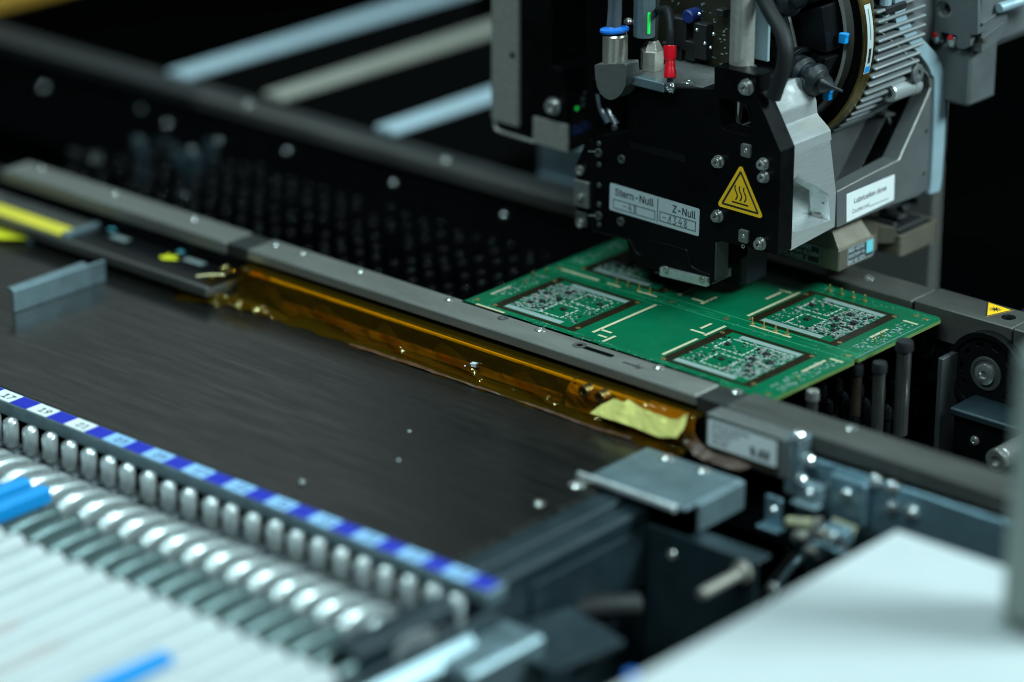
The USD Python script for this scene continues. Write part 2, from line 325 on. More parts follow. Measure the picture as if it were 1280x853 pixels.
put(lw, 'border', flat(tp.difference(tp.buffer(-.7)), (q[0], q[1], 3.33), pX, pY, .05), 'ink')
put(lw, 'laser_symbol', [stroke([tuple(tc - 3 * np.array([math.cos(t), math.sin(t)])), tuple(tc + 3 * np.array([math.cos(t), math.sin(t)]))], .5, (q[0], q[1], 3.33), pX, pY, .06) for t in np.arange(0, math.pi, math.pi / 5)] + [flat(Point(*tc).buffer(1.3), (q[0], q[1], 3.33), pX, pY, .07)], 'ink')
for px, py in ((49, 112), (203, 157), (353, 192), (486, 232), (624, 272)):
    x = YP(px, py, 142.5)[0]; z = YP(px, py, 142.5)[1]
    put(R, 'screw', lathe((x, 146.8, z), mY, [(2.0, 0), (2.0, .6), (1.7, 1.4), (1.0, 2.1), (.3, 2.3)], 20), 'bright_steel')

# ------------------------------------------------------------------ circuit board panel
B = thing('circuit_board', 'green printed circuit board panel lying between the two conveyor rails', 'circuit board', (30, 70, -2))
poly = Polygon([(-66, 2), (123, 2), (124.5, 66), (122.5, 66.5), (122.5, 69), (124.5, 69.5), (125, 137), (122, 140), (-66, 140)])
put(B, 'core', prism(poly, 2, -1.7, -.25), 'pcb_edge')
put(B, 'solder_mask', prism(poly.buffer(-.25), 2, -.25, 0), 'pcb_green')
def zb(x0, x1, y0, y1, z=.0, h=.06): return box(x0, x1, y0, y1, z, z + h, 0)
def slot_set(Q):   # cream routed slots
    for b in Q:
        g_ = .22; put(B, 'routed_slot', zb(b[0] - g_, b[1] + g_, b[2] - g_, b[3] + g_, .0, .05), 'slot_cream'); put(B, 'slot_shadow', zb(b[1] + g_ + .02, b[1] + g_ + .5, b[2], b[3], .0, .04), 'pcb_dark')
slot_set([(8.2, 9.6, 14, 62), (51, 52.3, 14, 40), (51, 52.3, 46, 62), (-62, -61, 20, 34), (-58, -40, 4.5, 5.6), (9.6, 16, 18.5, 19.7), (19.5, 20.7, 8, 17), (13, 18, 12.5, 13.6), (42, 50, 47, 48.2), (44, 45.2, 52, 60),
          (8.2, 9.6, 80, 124), (51, 52.3, 80, 122), (-58, -34, 69, 70.2), (-28, -20, 69, 70), (24, 25.2, 78, 90), (17, 24, 80, 81.2), (42, 49, 118, 119.2), (44, 45.2, 104, 116), (112, 113.3, 96, 110), (112, 120, 124, 125.2), (113, 114.2, 40, 58), (114, 121, 61, 62.2), (60, 84, 70.5, 71.5), (-10, 2, 70.5, 71.4)])
for y in (66.2, 74.2):
    put(B, 'score_line', zb(-65, 122, y, y + .5, .0, .03), 'pcb_light')
for y in (90.2,): put(B, 'score_line', zb(8, 122, y, y + .4, 0, .03), 'pcb_light') if False else None
def sub_board(x0, y0, flip, seed):
    r = np.random.default_rng(seed); w, h = 53.0, 52.0
    fr = sbox(x0, y0, x0 + w, y0 + h).difference(sbox(x0 + 5.2, y0 + 2.4, x0 + w - 5.2, y0 + h - 2.4))
    put(B, 'copper_frame', prism(fr, 2, 0, .05), 'pcb_dark')
    ix0, ix1, iy0, iy1 = x0 + 5.8, x0 + w - 5.8, y0 + 3.2, y0 + h - 3.2
    put(B, 'ground_strip', zb(ix0, ix1 - 6, iy0, iy0 + 3.6, 0, .06), 'solder_pale')
    put(B, 'ground_strip', zb(ix0 + 6, ix1, iy1 - 3.4, iy1, 0, .06), 'solder_pale')
    X = lambda u: (ix0 + u * (ix1 - ix0)) if not flip else (ix1 - u * (ix1 - ix0))
    Y = lambda v: iy0 + 4.5 + v * (iy1 - iy0 - 9)
    da = []
    def dash_line(u0, v0, u1, v1):
        p, q = np.array([X(u0), Y(v0)]), np.array([X(u1), Y(v1)]); n = max(2, int(np.linalg.norm(q - p) / 3.0))
        for k in range(n):
            m = p + (q - p) * (k + .3) / n; t = (q - p) / n * .26
            da.append(box(m[0] - abs(t[0]) - .28, m[0] + abs(t[0]) + .28, m[1] - abs(t[1]) - .28, m[1] + abs(t[1]) + .28, 0, .22, 0))
    for L in ((.42, .05, .42, .45), (.42, .45, .74, .45), (.74, .05, .74, .45), (.5, .58, .9, .58), (.5, .58, .5, .95), (.5, .95, .9, .95), (.9, .58, .9, .95), (.05, .98, .46, .98), (.42, .05, .74, .05)): dash_line(*L)
    put(B, 'silkscreen_dashes', da, 'silk_white', kind='stuff', smooth=False)
    pads, chips, blk = [], [], []
    for k in range(560):
        u, v = (r.random() * .44, r.random()) if k < 400 else (r.random(), r.random())
        if k >= 400 and (.44 < u < .72 and .08 < v < .42): continue
        a, b = r.uniform(.2, .7), r.uniform(.2, .5); x, y = X(u), Y(v)
        pads.append(box(x - a, x + a, y - b, y + b, 0, .06 + r.random() * .05, 0))
    for k in range(120):
        u, v = (r.random() * .44, r.random()) if k < 80 else (r.random(), r.random())
        a, b, c = r.uniform(.3, .8), r.uniform(.25, .6), r.uniform(.3, .8); x, y = X(u), Y(v)
        (chips if r.random() < .55 else blk).append(box(x - a, x + a, y - b, y + b, .06, c, 0))
    put(B, 'solder_pads', pads, 'solder_pale', kind='stuff', smooth=False)
    put(B, 'small_components', chips, 'chip_grey', kind='stuff', smooth=False); put(B, 'small_components', blk, 'chip_black', kind='stuff', smooth=False)
    for u, v, a in ((.12, .6, 1.7), (.24, .34, 1.4), (.6, .3, 1.5), (.82, .75, 1.3), (.3, .8, 1.6), (.16, .2, 1.2), (.34, .55, 1.3)):
        put(B, 'chip', box(X(u) - a, X(u) + a, Y(v) - a * .8, Y(v) + a * .8, .05, 1.0, .1), 'chip_black')
    for u, v in ((.08, .44), (.2, .48)): put(B, 'capacitor', box(X(u) - 1.2, X(u) + 1.2, Y(v) - .7, Y(v) + .7, .05, 1.1, .1), 'chip_grey')
    for fx, fy in ((x0 + 1.6, y0 + h - 6), (x0 + w - 1.6, y0 + 5), (x0 + w - 1.4, y0 + h - 2), (x0 + 1.2, y0 + 1.5)):
        put(B, 'fiducial', cyl((fx, fy, .04), (fx, fy, .1), 1.3, 16, .01), 'gold_pad')
sub_board(-51.5, 8.5, False, 1); sub_board(54, 8.5, True, 2); sub_board(-51.5, 76, False, 3); sub_board(54, 76, True, 4)
pads = []
for k in range(150):
    x, y = rng.uniform(112, 121), rng.choice([rng.uniform(14, 60), rng.uniform(80, 122)]); a, b = rng.uniform(.2, .7), rng.uniform(.2, .7); pads.append(box(x - a, x + a, y - b, y + b, 0, .07, 0))
for k in range(110):
    x, y = rng.uniform(-63, -54), rng.choice([rng.uniform(20, 58), rng.uniform(80, 130)]); a, b = rng.uniform(.2, .7), rng.uniform(.2, .7); pads.append(box(x - a, x + a, y - b, y + b, 0, .07, 0))
for k in range(60): y = 40 + k * .32; pads.append(box(122, 122.6, 70 + k * .95, 70.5 + k * .95, 0, .05, 0))
put(B, 'solder_pads', pads, 'solder_pale', kind='stuff', smooth=False)
tr_ = []
for k in range(90):
    x, y = rng.uniform(-62, 118), rng.choice([rng.uniform(3.5, 8), rng.uniform(62, 75), rng.uniform(129, 138)]); w = rng.uniform(2, 9); tr_.append(box(x, x + w, y, y + .22, 0, .03, 0))
for k in range(60):
    x, y = rng.choice([rng.uniform(112, 121), rng.uniform(-63, -54)]), rng.uniform(8, 120); w = rng.uniform(2, 9); tr_.append(box(x, x + .22, y, y + w, 0, .03, 0))
put(B, 'fine_traces', tr_, 'pcb_light', kind='stuff', smooth=False)
vi = []
for k in range(160): x, y = rng.uniform(-63, 121), rng.choice([rng.uniform(3.5, 8), rng.uniform(62, 75), rng.uniform(129, 138)]); vi.append(box(x - .25, x + .25, y - .25, y + .25, 0, .05, 0))
put(B, 'vias', vi, 'solder_pale', kind='stuff', smooth=False)
for x in (60, 67, 74, 81):
    put(B, 'header_pin', [cyl((x, 72.3, 0), (x, 72.3, 3.6), .45, 10), box(x - 1, x + 1, 71.5, 73.1, 0, .8, .1)], 'gold_pad')
for x in (62, 69, 76, 83): put(B, 'header_pin', [cyl((x, 133, 0), (x, 133, 3.6), .45, 10), box(x - 1, x + 1, 132.2, 133.8, 0, .8, .1)], 'gold_pad')
for x in (-24, -17, -10, -3): put(B, 'header_pin', [cyl((x, 72.3, 0), (x, 72.3, 3), .45, 10), box(x - 1, x + 1, 71.5, 73.1, 0, .8, .1)], 'gold_pad')
for x, y in ((-62, 52), (-60, 60), (-58, 41), (118, 92), (116, 100), (118, 30)): put(B, 'test_pin', cyl((x, y, 0), (x, y, 2.6), .5, 10), 'gold_pad')
for x, y in ((-62, 10), (-60, 70), (12, 70.4), (46, 70), (118, 70.3), (119, 133), (113, 134), (118, 8)): put(B, 'fiducial', cyl((x, y, 0), (x, y, .08), 1.4, 16, .01), 'gold_pad')

# ------------------------------------------------------------------ support pins under and beside the board
def pin_mesh(h): return [lathe((0, 0, 0), pZ, [(3.6, 0), (3.6, h - 30), (2.2, h - 26), (2.2, h - 7), (2.9, h - 6), (2.9, h - 2.2), (2.4, h - .4), (1.2, h)], 12)]
pts = [(-405 + 12.7 * i + (i * 37 % 5 - 2) * .3, 21 + 12.7 * j, -115) for i in range(27) for j in range(9)] + [(64 + 12.7 * i, 27 + 12.7 * j, -122) for i in range(6) for j in range(8)]
pin = thing('support_pin', 'slim black support pin in the dark field between the two conveyor rails', 'support pin', pts[0], 'black support pins between the rails')
for m_, n_ in ((pin_mesh(96)[0], 'shaft'), (lathe((0, 0, 96), pZ, [(1.2, 0), (1.2, .4), (.7, .8)], 12), 'tip')): m_.vertices = np.asarray(m_.vertices) + np.array(pts[0]); put(pin, n_, m_, 'pin_black')
pr_ = np.random.default_rng(11); copies(pin, [(p[0], p[1], p[2] - pr_.uniform(0, 4)) for p in pts[1:] if pr_.random() > .06])
lab = ['bright steel support post under the right edge of the circuit board, middle one', 'steel support post with thick black top nearest the pulley under the board', 'short steel support post close behind the front rail, at the board corner', 'dim dark support post under the board, left of the bright posts']
for (px, py, pb, y, r, lk), l in zip(((1100, 452, 545, 70, 2.9, 'post_steel'), (1131, 425, 530, 84, 3.5, 'post_steel'), (1016, 487, 530, 30, 2.6, 'post_steel'), (1072, 455, 530, 74, 2.6, 'core_dark')), lab):
    a = YP(px, py, y); b = max(-110, YP(px, pb, y)[1]); t = thing('support_post', l, 'support post', (a[0], y, b), 'steel support posts under the board')
    put(t, 'shaft', cyl((a[0], y, b - 6), (a[0], y, a[1] - 5), r), lk); put(t, 'tip', lathe((a[0], y, a[1] - 5), pZ, [(r * 1.25, 0), (r * 1.25, 3), (r * 1.1, 4.6), (r * .7, 5)], 20), 'black_rubber' if px > 1050 else 'screw_steel')
# ------------------------------------------------------------------ belt pulleys and their housing at the right end of the rear rail
H = thing('pulley_housing', 'black pulley housing below the right end of the rear rail', 'housing', (170, 140, -100))
hx = YP(1196, 450, 143)[0]
put(H, 'side_wall', box(hx, hx + 3, 126, 168, -100, -14.5, .5), 'dark_cast')
put(H, 'back_plate', box(hx + 3.2, 260, 150, 158, -100, -14.4, .5), 'black_anodised')
led = YP(1192, 506, 122)
put(H, 'ledge', box(led[0], 260, 118, 149.6, led[1] - 4, led[1], .8), 'dark_galvanised')
put(H, 'lower_block', box(led[0] + 1, 258, 121, 149, -110, led[1] - 4.2, .6), 'black_anodised')
q = YP(1219, 551, 121); put(H, 'screw', dome_screw((q[0], 120.9, q[1]), mY, 2.6, 1.6), 'screw_steel')
q = YP(1250, 573, 96); put(H, 'clamp_bolt', [m for m in cap_screw((q[0], 96, q[1]), mY, 5.6, 4)] + [cyl((q[0], 121, q[1]), (q[0], 96.2, q[1]), 5.4)], 'screw_steel')
def pulley(px, py, y, r, label, dim):
    q = YP(px, py, y); c = np.array([q[0], y, q[1]]); t = thing('belt_pulley', label, 'pulley', c, None)
    body = prism(Point(*q).buffer(r, quad_segs=16), 1, y, y + 8); cut = []
    for k in range(10):
        a = k * math.pi / 5; u = q + .7 * r * np.array([math.cos(a), math.sin(a)])
        from shapely import affinity
        cut.append(mani(prism(affinity.rotate(affinity.scale(Point(*u).buffer(1, quad_segs=6), 1.15, 2.6), math.degrees(a), origin=tuple(u)), 1, y - 1, y + 2)))
    mm = mani(body)
    for c_ in cut: mm = mm - c_
    put(t, 'wheel', mm, 'black_satin')
    put(t, 'flange', ring((q[0], y - .9, q[1]), mY, r * .9, r * 1.03, .9, 48), 'black_satin')
    put(t, 'hub', lathe((q[0], y, q[1]), mY, [(r * .42, 0), (r * .42, .8), (r * .34, 1.0), (r * .34, .6)], 28), 'dark_cast')
    put(t, 'axle', lathe((q[0], y - .6, q[1]), mY, [(r * .26, 0), (r * .26, 1.6), (r * .2, 2.2), (r * .1, 2.3), (r * .08, 1.4)], 24), 'screw_steel' if not dim else 'dark_cast')
pulley(1233, 467, 139, 20.5, 'black slotted pulley wheel with bright steel hub at the right edge', False)
pulley(1152, 428, 146, 20, 'black belt pulley half hidden under the right corner of the circuit board', True)

# ------------------------------------------------------------------ dark table plate and the loose things lying on it
tp = thing('table_plate', 'wide dark brushed metal plate in front of the conveyor rail', 'metal plate', (-150, -110, PL))
put(tp, 'plate', box(-430, 97, -183.5, -13, PL - 4, PL, .5), 'table_plate')
put(tp, 'edge_bar', box(97.4, 109, -186, -58, PL - 10, PL - 1.0, .6), 'dark_galvanised')
for px, py, r in ((722, 606, 4), (674, 630, 2.4)): q = ZP(px, py, PL); put(tp, 'screw', dome_screw((q[0], q[1], PL + .01), pZ, r, .9), 'screw_steel')
def loose(px, py, s, label, kind='white'):
    zl = PL if py > 500 else -17.0; q = ZP(px, py, zl); a = rng.uniform(0, 3); c, d = math.cos(a), math.sin(a)
    m = box(-s, s, -s * .6, s * .6, 0, s * .9, .1); e = [box(-s - .05, -s * .6, -s * .62, s * .62, .01, s * .92, .1), box(s * .6, s + .05, -s * .62, s * .62, .01, s * .92, .1)]
    t = thing('loose_component', label, 'electronic component', (q[0], q[1], zl))
    for mm, n, lk in ((m, 'body', 'label_white'), (trimesh.util.concatenate(e), 'terminals', 'bright_steel')):
        v = mm.vertices; mm = trimesh.Trimesh(np.c_[q[0] + v[:, 0] * c - v[:, 1] * d, q[1] + v[:, 0] * d + v[:, 1] * c, zl + .35 + v[:, 2]], mm.faces); put(t, n, mm, lk)
loose(593, 459, 2.0, 'loose chip component lying on the amber tape')
loose(581, 459, .5, 'tiny loose chip just left of the larger one on the tape')
loose(378, 606, 1.2, 'loose chip on the dark plate nearest the blue and white number strip')
loose(512, 541, .7, 'tiny loose chip in the middle of the dark plate')
loose(498, 577, .7, 'tiny loose chip on the dark plate, below the other middle one')
# angle clip on the plate
a, b = ZP(18, 392, PL), ZP(133, 352, PL); d = b - a; ln = np.linalg.norm(d); d /= ln; n_ = np.array([-d[1], d[0], 0])
def clip_part(u0, u1, w0, w1, z0, z1):
    m = box(u0, u1, w0, w1, z0, z1, .3); v = m.vertices; return trimesh.Trimesh(a + v[:, :1] * d + v[:, 1:2] * n_ + v[:, 2:3] * np.array(pZ), m.faces)
C = thing('angle_clip', 'small bent steel angle clip standing on the dark plate at left', 'metal clip', (a + b) / 2)
put(C, 'upright', clip_part(0, ln, 0, 1.6, .02, 12), 'galvanised'); put(C, 'lip', clip_part(.2, ln * .82, 1.7, 5.5, 11, 12.8), 'galvanised')
# yellow tag at the left edge
q = ZP(36, 299, PL + 3); T_ = thing('yellow_tag', 'bright yellow tag at the left edge on the dark plate', 'tag', (q[0] - 25, q[1], PL))
put(T_, 'tag_face', hull([(x, y, z) for x, y in ((q[0] - 2, q[1]), (q[0] - 22, q[1] + 24), (q[0] - 60, q[1] + 10), (q[0] - 30, q[1] - 22)) for z in (PL + 2.2, PL + 3)]), 'neon_yellow')
put(T_, 'end_clamp', hull([(x, y, z) for x, y in ((q[0] + 2, q[1] + .5), (q[0] - 20, q[1] + 25.5), (q[0] - 22.2, q[1] + 23.8), (q[0] - 1.6, q[1] - .4)) for z in (PL + .1, PL + 4)]), 'galvanised')

# ------------------------------------------------------------------ scale bar at the left, in front of the rail
S = thing('scale_bar', 'grey bar with recessed black strip and yellow tape in front of the rail at left', 'bar', (-300, -30, PL))
zb_, yb_ = -12.5, -45.5
ex = -197.0
put(S, 'bar_body', box(-430, ex, yb_, -15.6, -17.5, zb_ - 1.2, .4), 'rail_worn')
put(S, 'foot', box(-430, ex, yb_ + 7, -16, PL + .02, -17.6, .2), 'dark_joint')
put(S, 'front_ledge', box(-430, ex, yb_, yb_ + 3.4, zb_ - 1.1, zb_, .4), 'rail_worn')
sx = ZP(92, 290, zb_)[0]
put(S, 'black_strip', box(sx + 5, ex - 1, yb_ + 3.6, -17, zb_ - 1.1, zb_ - .3, .2), 'black_satin')
put(S, 'stop_piece', box(sx, sx + 4.6, yb_ + 3.6, -18, zb_ - 1.1, zb_ + 2, .4), 'galvanised')
put(S, 'yellow_tape', box(-430, sx - .4, yb_ + 3.6, yb_ + 15, zb_ - 1.1, zb_ + .6, .2), 'tape_yellow')
put(S, 'dark_cover', box(-430, sx - .4, yb_ + 15.3, -18, zb_ - 1.1, zb_ + 1, .2), 'rail_worn')
for px, py, w, h, lk in ((105, 283, 10, 5, 'print_grey'), (150, 298, 12, 5, 'print_grey'), (243, 327, 14, 5, 'print_grey'), (140, 287, 4, 3, 'cyan_print'), (226, 315, 4, 3, 'cyan_print')):
    q = ZP(px, py, zb_ - .28); put(S, 'printed_mark', box(q[0] - w / 2, q[0] + w / 2, q[1] - h / 2, q[1] + h / 2, zb_ - .29, zb_ - .22, 0), lk)
q = ZP(211, 321, zb_); st = [(-5, -1), (-2.5, 1), (-4, 5), (0, 2), (2.5, 5.5), (4, 1.5), (8.5, 0), (4.5, -2), (0, -4)]
put(None, 'paper_scrap', onto(trimesh.creation.extrude_polygon(Polygon(st), .25, engine='earcut'), (q[0], q[1] - 1, zb_ - .2), (1, 0, .06), pY), 'neon_yellow', cat='paper scrap', label='tiny star-shaped bright yellow scrap on the black strip of the bar')

# ------------------------------------------------------------------ amber taped bar in front of the rail, with what lies under the tape
A = thing('taped_bar', 'low steel bar wrapped in clear amber tape along the front of the rail', 'taped bar', (-50, -25, PL))
x0, x1 = -196.0, 100.0
put(A, 'bar_core', box(x0, 70, -20.2, -15.7, PL + .05, -8.9, .8), 'core_dark')
put(A, 'ridge_bright_strip', box(x0 + 6, 70, -21.1, -20.3, -10.0, -8.4, .2), 'bright_line')  # pale strip added under the tape to make its ridge line bright
put(A, 'core_foot', box(x0 + 30, 20, -22.6, -20.3, PL + .05, PL + 4, .5), 'amber_core')
put(A, 'core_step', box(26, 27.6, -21.0, -15.8, -20, -8, .2), 'dark_joint')
put(A, 'clamp_block', hull([(x, y, z) for x in (24, 44) for y, z in ((-24, PL + .1), (-24, -14.4), (-20, -10), (-16, -10), (-16, PL + .1))]), 'amber_core')
put(A, 'clamp_block', hull([(x, y, z) for x in (52, 92) for y, z in ((-26, PL + .1), (-26, -17), (-20, -9.4), (-16, -9), (-16, PL + .1))]), 'amber_core')
for px, py in ((731, 489), (751, 496)):
    q = on(px, py, 1, -27.0); put(A, 'socket', [ring((q[0], -23.5, q[2]), mY, 1.4, 2.9, 5, 24), cyl((q[0], -23.5, q[2]), (q[0], -26.5, q[2]), .7, 10)], 'gold_ring')
sec = [(-14.8, -7.15), (-16.5, -7.5), (-19, -7.6), (-21.3, -7.4), (-22.0, -8.2), (-22.6, -10.5), (-23.2, -13.5), (-23.9, -16.5), (-25, -19.3), (-27, -21.1), (-29.5, -21.6), (-32.5, -21.75), (-36, -21.8)]
sp = smooth_path([(0, *p) for p in sec], 3)[:, 1:]
xs = np.linspace(x0, x1, 260); V = []
for i, x in enumerate(xs):
    e = math.exp(-((x - x0) / 18) ** 2) * 3.2 + math.exp(-((x - 62) / 26) ** 2) * 1.6 + .9
    nn = meshkit.fbm(np.c_[np.full(len(sp), x / 14), sp[:, 0] / 7, sp[:, 1] / 7], 4, 3) - .5
    n2 = meshkit.fbm(np.c_[np.full(len(sp), x / 5), sp[:, 0] / 4, sp[:, 1] / 4], 3, 9) - .5
    w = np.clip(np.arange(len(sp)) / 14, 0, 1)
    bul = math.exp(-((x - 36) / 11) ** 2) * 2.6 + math.exp(-((x - 74) / 20) ** 2) * 4.2
    prof = np.exp(-((np.arange(len(sp)) - 19) / 8.0) ** 2)
    n3 = np.abs(meshkit.fbm(np.c_[np.full(len(sp), x / 9 + 40), sp[:, 0] / 5, sp[:, 1] / 5], 3, 21) - .5) * 2.2
    y = sp[:, 0] - (nn * e + n2 * .7 * e + n3 * .8 * e) * w - bul * prof
    z = sp[:, 1] + (nn * .6 * e + n2 * .25) * w
    z = np.maximum(z, PL + .12); y[-1] += .9 * (meshkit.noise(np.array([[x / 6, 0, 0]]), 5)[0] - .5) * 4
    V.append(np.c_[np.full(len(sp), x), y, z])
V = np.array(V); ns = len(sp); Fc = [(i * ns + j, i * ns + j + 1, (i + 1) * ns + j + 1, (i + 1) * ns + j) for i in range(len(xs) - 1) for j in range(ns - 1)]
Fq = np.array(Fc); put(A, 'tape_film', trimesh.Trimesh(V.reshape(-1, 3), np.vstack([Fq[:, [0, 1, 2]], Fq[:, [0, 2, 3]]]), process=False), 'amber_film', smooth=True)
# second, looser layer of tape at the left half with a painted highlight on its crease, and copper coloured edge
def ribbon(path, wid, normal_wob, seed, nx=60, nw=6):
    P = smooth_path(path, nx // (len(path) - 1)); V = []
    for i, p in enumerate(P):
        wv = np.array(wid(i / (len(P) - 1)), float)
        for j in range(nw + 1):
            q = p + wv * (j / nw - .5); q = q + np.array([0, 0, 1]) * (meshkit.fbm(np.array([[q[0] / 6, q[1] / 6, seed]]), 3, seed)[0] - .5) * normal_wob
            q[2] = max(q[2], PL + .05); V.append(q)
    m = nw + 1; Fq = np.array([(i * m + j, i * m + j + 1, (i + 1) * m + j + 1, (i + 1) * m + j) for i in range(len(P) - 1) for j in range(nw)])
    return trimesh.Trimesh(V, np.vstack([Fq[:, [0, 2, 1]], Fq[:, [0, 3, 2]]]), process=False)
put(A, 'tape_edge', ribbon([(-106, -35.5, PL + .5), (-70, -35, PL + .8), (-30, -35.6, PL + .9), (10, -35, PL + .9), (50, -35.5, PL + .8), (72, -34, PL + .6)], lambda t: (0, 1.6 + .9 * math.sin(t * 9) + .5 * math.sin(t * 31), .3), .9, 2, 200, 5), 'copper_tape', smooth=True)
put(A, 'tape_layer', ribbon([(-112, -27, PL + .5), (-80, -27.5, PL + 1.6), (-45, -29, PL + 1.2), (-10, -31, PL + .5)], lambda t: (0, 5 - 3 * t, 1.5 - t), .8, 4, 120, 6), 'amber_film', smooth=True)
put(A, 'tape_fold', [ribbon([(xa_, -23.5, -13), (xa_ + w_ * .5, -26.5, -17), (xa_ + w_, -29, PL + 1.2)], lambda t: (3, 2.5, 5 - 4 * t), 3.5, 30 + k_, 40, 8) for k_, (xa_, w_) in enumerate(((-176, 26), (-140, 40), (-96, 24), (-58, 36), (-8, 30), (44, 26)))], 'amber_film', smooth=True)
q = ZP(290, 345, -12)
put(A, 'crumpled_end', [ribbon([(q[0] - 24, -44, PL + .5), (q[0] - 14, -39, PL + 4), (q[0] - 6, -31, -10), (q[0] + 6, -24, -7.5), (q[0] + 22, -20, -7)], lambda t: (12 - 4 * t, -9 + 4 * t, 3), 7, 8, 60, 16),
    ribbon([(q[0] - 18, -45, PL + 1), (q[0] + 2, -41, PL + 4), (q[0] + 20, -36, PL + 2), (q[0] + 46, -33, PL + .6)], lambda t: (3, 10 - 4 * t, 5 - 4 * t), 6, 11, 60, 12)], 'amber_film', smooth=True)
put(A, 'crease_highlight', tube([(q[0] - 12, -38, -11.5), (q[0] - 4, -35, -9.5), (q[0] + 3, -33, -8.4)], .5, 8), 'bright_line')  # pale tube painted as the highlight streak on the crumpled tape
# copper coloured tape tongue at the right end
t0, t1, t2, t3 = ZP(868, 507, -8), ZP(862, 548, -17), ZP(885, 570, -19), ZP(935, 584, -19)
put(A, 'tape_tongue', ribbon([t0, (t0 + t1) / 2 + (0, -2, 0), t1, t2, t3], lambda t: (5 - 1 * t, 1 + 6 * t, 2), 2.5, 6, 60, 8), 'copper_tape', smooth=True)

# torn yellow paper note
pts = [(738, 517), (752, 507), (768, 499), (781, 504), (786, 500), (800, 509), (818, 517), (838, 524), (852, 527), (864, 521), (858, 541), (850, 551), (826, 548), (790, 533), (760, 524)]
pn0, pn1 = np.array([0, -27.5, -10.0]), np.array([0, -36.5, -20.6]); sl = (pn1 - pn0) / np.linalg.norm(pn1 - pn0); nn_ = np.array([0, sl[2], -sl[1]])
def on_note(px, py): d = ray(px, py); q = CAM + d * (((pn0 - CAM) @ nn_) / (d @ nn_)); return q[0], (q - pn0) @ (-sl)
m = trimesh.creation.extrude_polygon(Polygon([on_note(*p) for p in pts]).buffer(0), .2, engine='earcut').subdivide_to_size(2.2); v = np.asarray(m.vertices)
wob = (meshkit.fbm(np.c_[v[:, :2] / 7, v[:, 2]], 3, 5) - .5) * 2.4 + np.clip((v[:, 0] - 84) / 12, 0, 1) ** 2 * 3
m = trimesh.Trimesh(v[:, :1] * np.array([1.0, 0, 0]) + np.array([0, pn0[1], pn0[2]]) + v[:, 1:2] * (-sl) + (v[:, 2:] + wob[:, None]) * np.array([0, -abs(nn_[1]), abs(nn_[2])]), m.faces)
if m.volume < 0: m.invert()
N = put(None, 'paper_note', m, 'paper_yellow', cat='paper note', label='torn crumpled pale yellow paper note stuck at the end of the amber tape')

# ------------------------------------------------------------------ sensor box with white label
ys = -27.0
bx = YP(878, 520, ys); b2 = YP(992, 600, ys)
K = thing('sensor_box', 'metal sensor box with white printed label below the front rail', 'sensor box', (130, -20, PL))
tl, tr_, br, bl = YP(886, 523, ys), YP(972, 557, ys), YP(972, 590, ys), YP(886, 556, ys)
X0, X1 = tl[0] - 2, tr_[0] + 6; Z1 = tl[1] + 2.2; Z0 = br[1] - 3
put(K, 'case', box(X0, X1, ys, -16, Z0, Z1, .9), 'brushed_grey')
put(K, 'window', box(X0 + 1.2, X1 - 5, ys - .3, ys - .02, Z0 + 1.5, Z1 - .6, .1), 'old_board')
put(K, 'mount', box(X1 - 3, X1 + 5, ys + 1, -16.2, Z0 - 7, Z1 + 1, .8), 'galvanised')
lb = put(K, 'label', flat(rnd([(0, 0), (tr_[0] - tl[0], 0), (tr_[0] - tl[0], tl[1] - bl[1]), (0, tl[1] - bl[1])], .9, False), (tl[0], ys - .32, bl[1]), pX, pZ), 'label_white')
W, Hh = tr_[0] - tl[0], tl[1] - bl[1]
for k, (wd, y) in enumerate(((.55, .82), (.4, .62), (.28, .42), (.24, .2))):
    r = np.random.default_rng(k); xx = 2.2; bits = []
    while xx < 2.2 + wd * W:
        ww = r.uniform(.5, 2.6); bits.append(flat(sbox(xx, y * Hh - .55, min(xx + ww, 2.2 + wd * W), y * Hh + .55), (tl[0], ys - .45, bl[1]), pX, pZ, .04)); xx += ww + r.uniform(.3, .8)
    put(lb, 'printed_line', bits, 'ink')
put(lb, 'emblem', [flat(Polygon([(u * W, .13 * Hh), (u * W + 2.4, .13 * Hh), (u * W + 2.4 + s_, .48 * Hh), (u * W + s_, .48 * Hh)]), (tl[0], ys - .45, bl[1]), pX, pZ, .04) for u, s_ in ((.64, -1), (.73, 1), (.82, .6))], 'ink')
for px, py in ((1000, 545), (1012, 575), (1003, 600)):
    q = YP(px, py, -24); put(K, 'screw', lathe((q[0], -24.0, q[1]), mY, [(3.2, 0), (3.2, 2), (2.4, 3.4), (.6, 3.8)], 18), 'bright_steel')

# ------------------------------------------------------------------ steel bracket plate and the frame beneath it
zk = -18.5
K1 = thing('bracket_plate', 'flat grey steel bracket plate with rounded front edge, between plate and sensor box', 'bracket', (110, -60, -30))
c4 = [ZP(742, 588, zk)[:2], ZP(842, 638, zk)[:2], ZP(940, 598, zk)[:2], ZP(806, 563, zk)[:2]]
bx0, bx1 = (c4[0][0] + c4[3][0]) / 2, (c4[1][0] + c4[2][0]) / 2; by0, by1 = (c4[0][1] + c4[1][1]) / 2, (c4[2][1] + c4[3][1]) / 2
put(K1, 'top_plate', box(bx0, bx1, by0, by1, zk - 2, zk, .5), 'galvanised')
put(K1, 'rolled_edge', cyl((bx0 - 5, by0 - 1.8, zk - .9), (bx1 - 4, by0 - 1.8, zk - .9), 1.8), 'feeder_metal')
put(K1, 'side_flange', box(bx1 + .1, bx1 + 1.9, by0 + 8, by1, zk - 14, zk - .3, .5), 'galvanised')
for px, py in ((848, 566), (893, 582)): q = ZP(px, py, zk); put(K1, 'screw', dome_screw((q[0], min(q[1], by1 - 4), zk + .02), pZ, 3.4, 1.2), 'screw_steel')
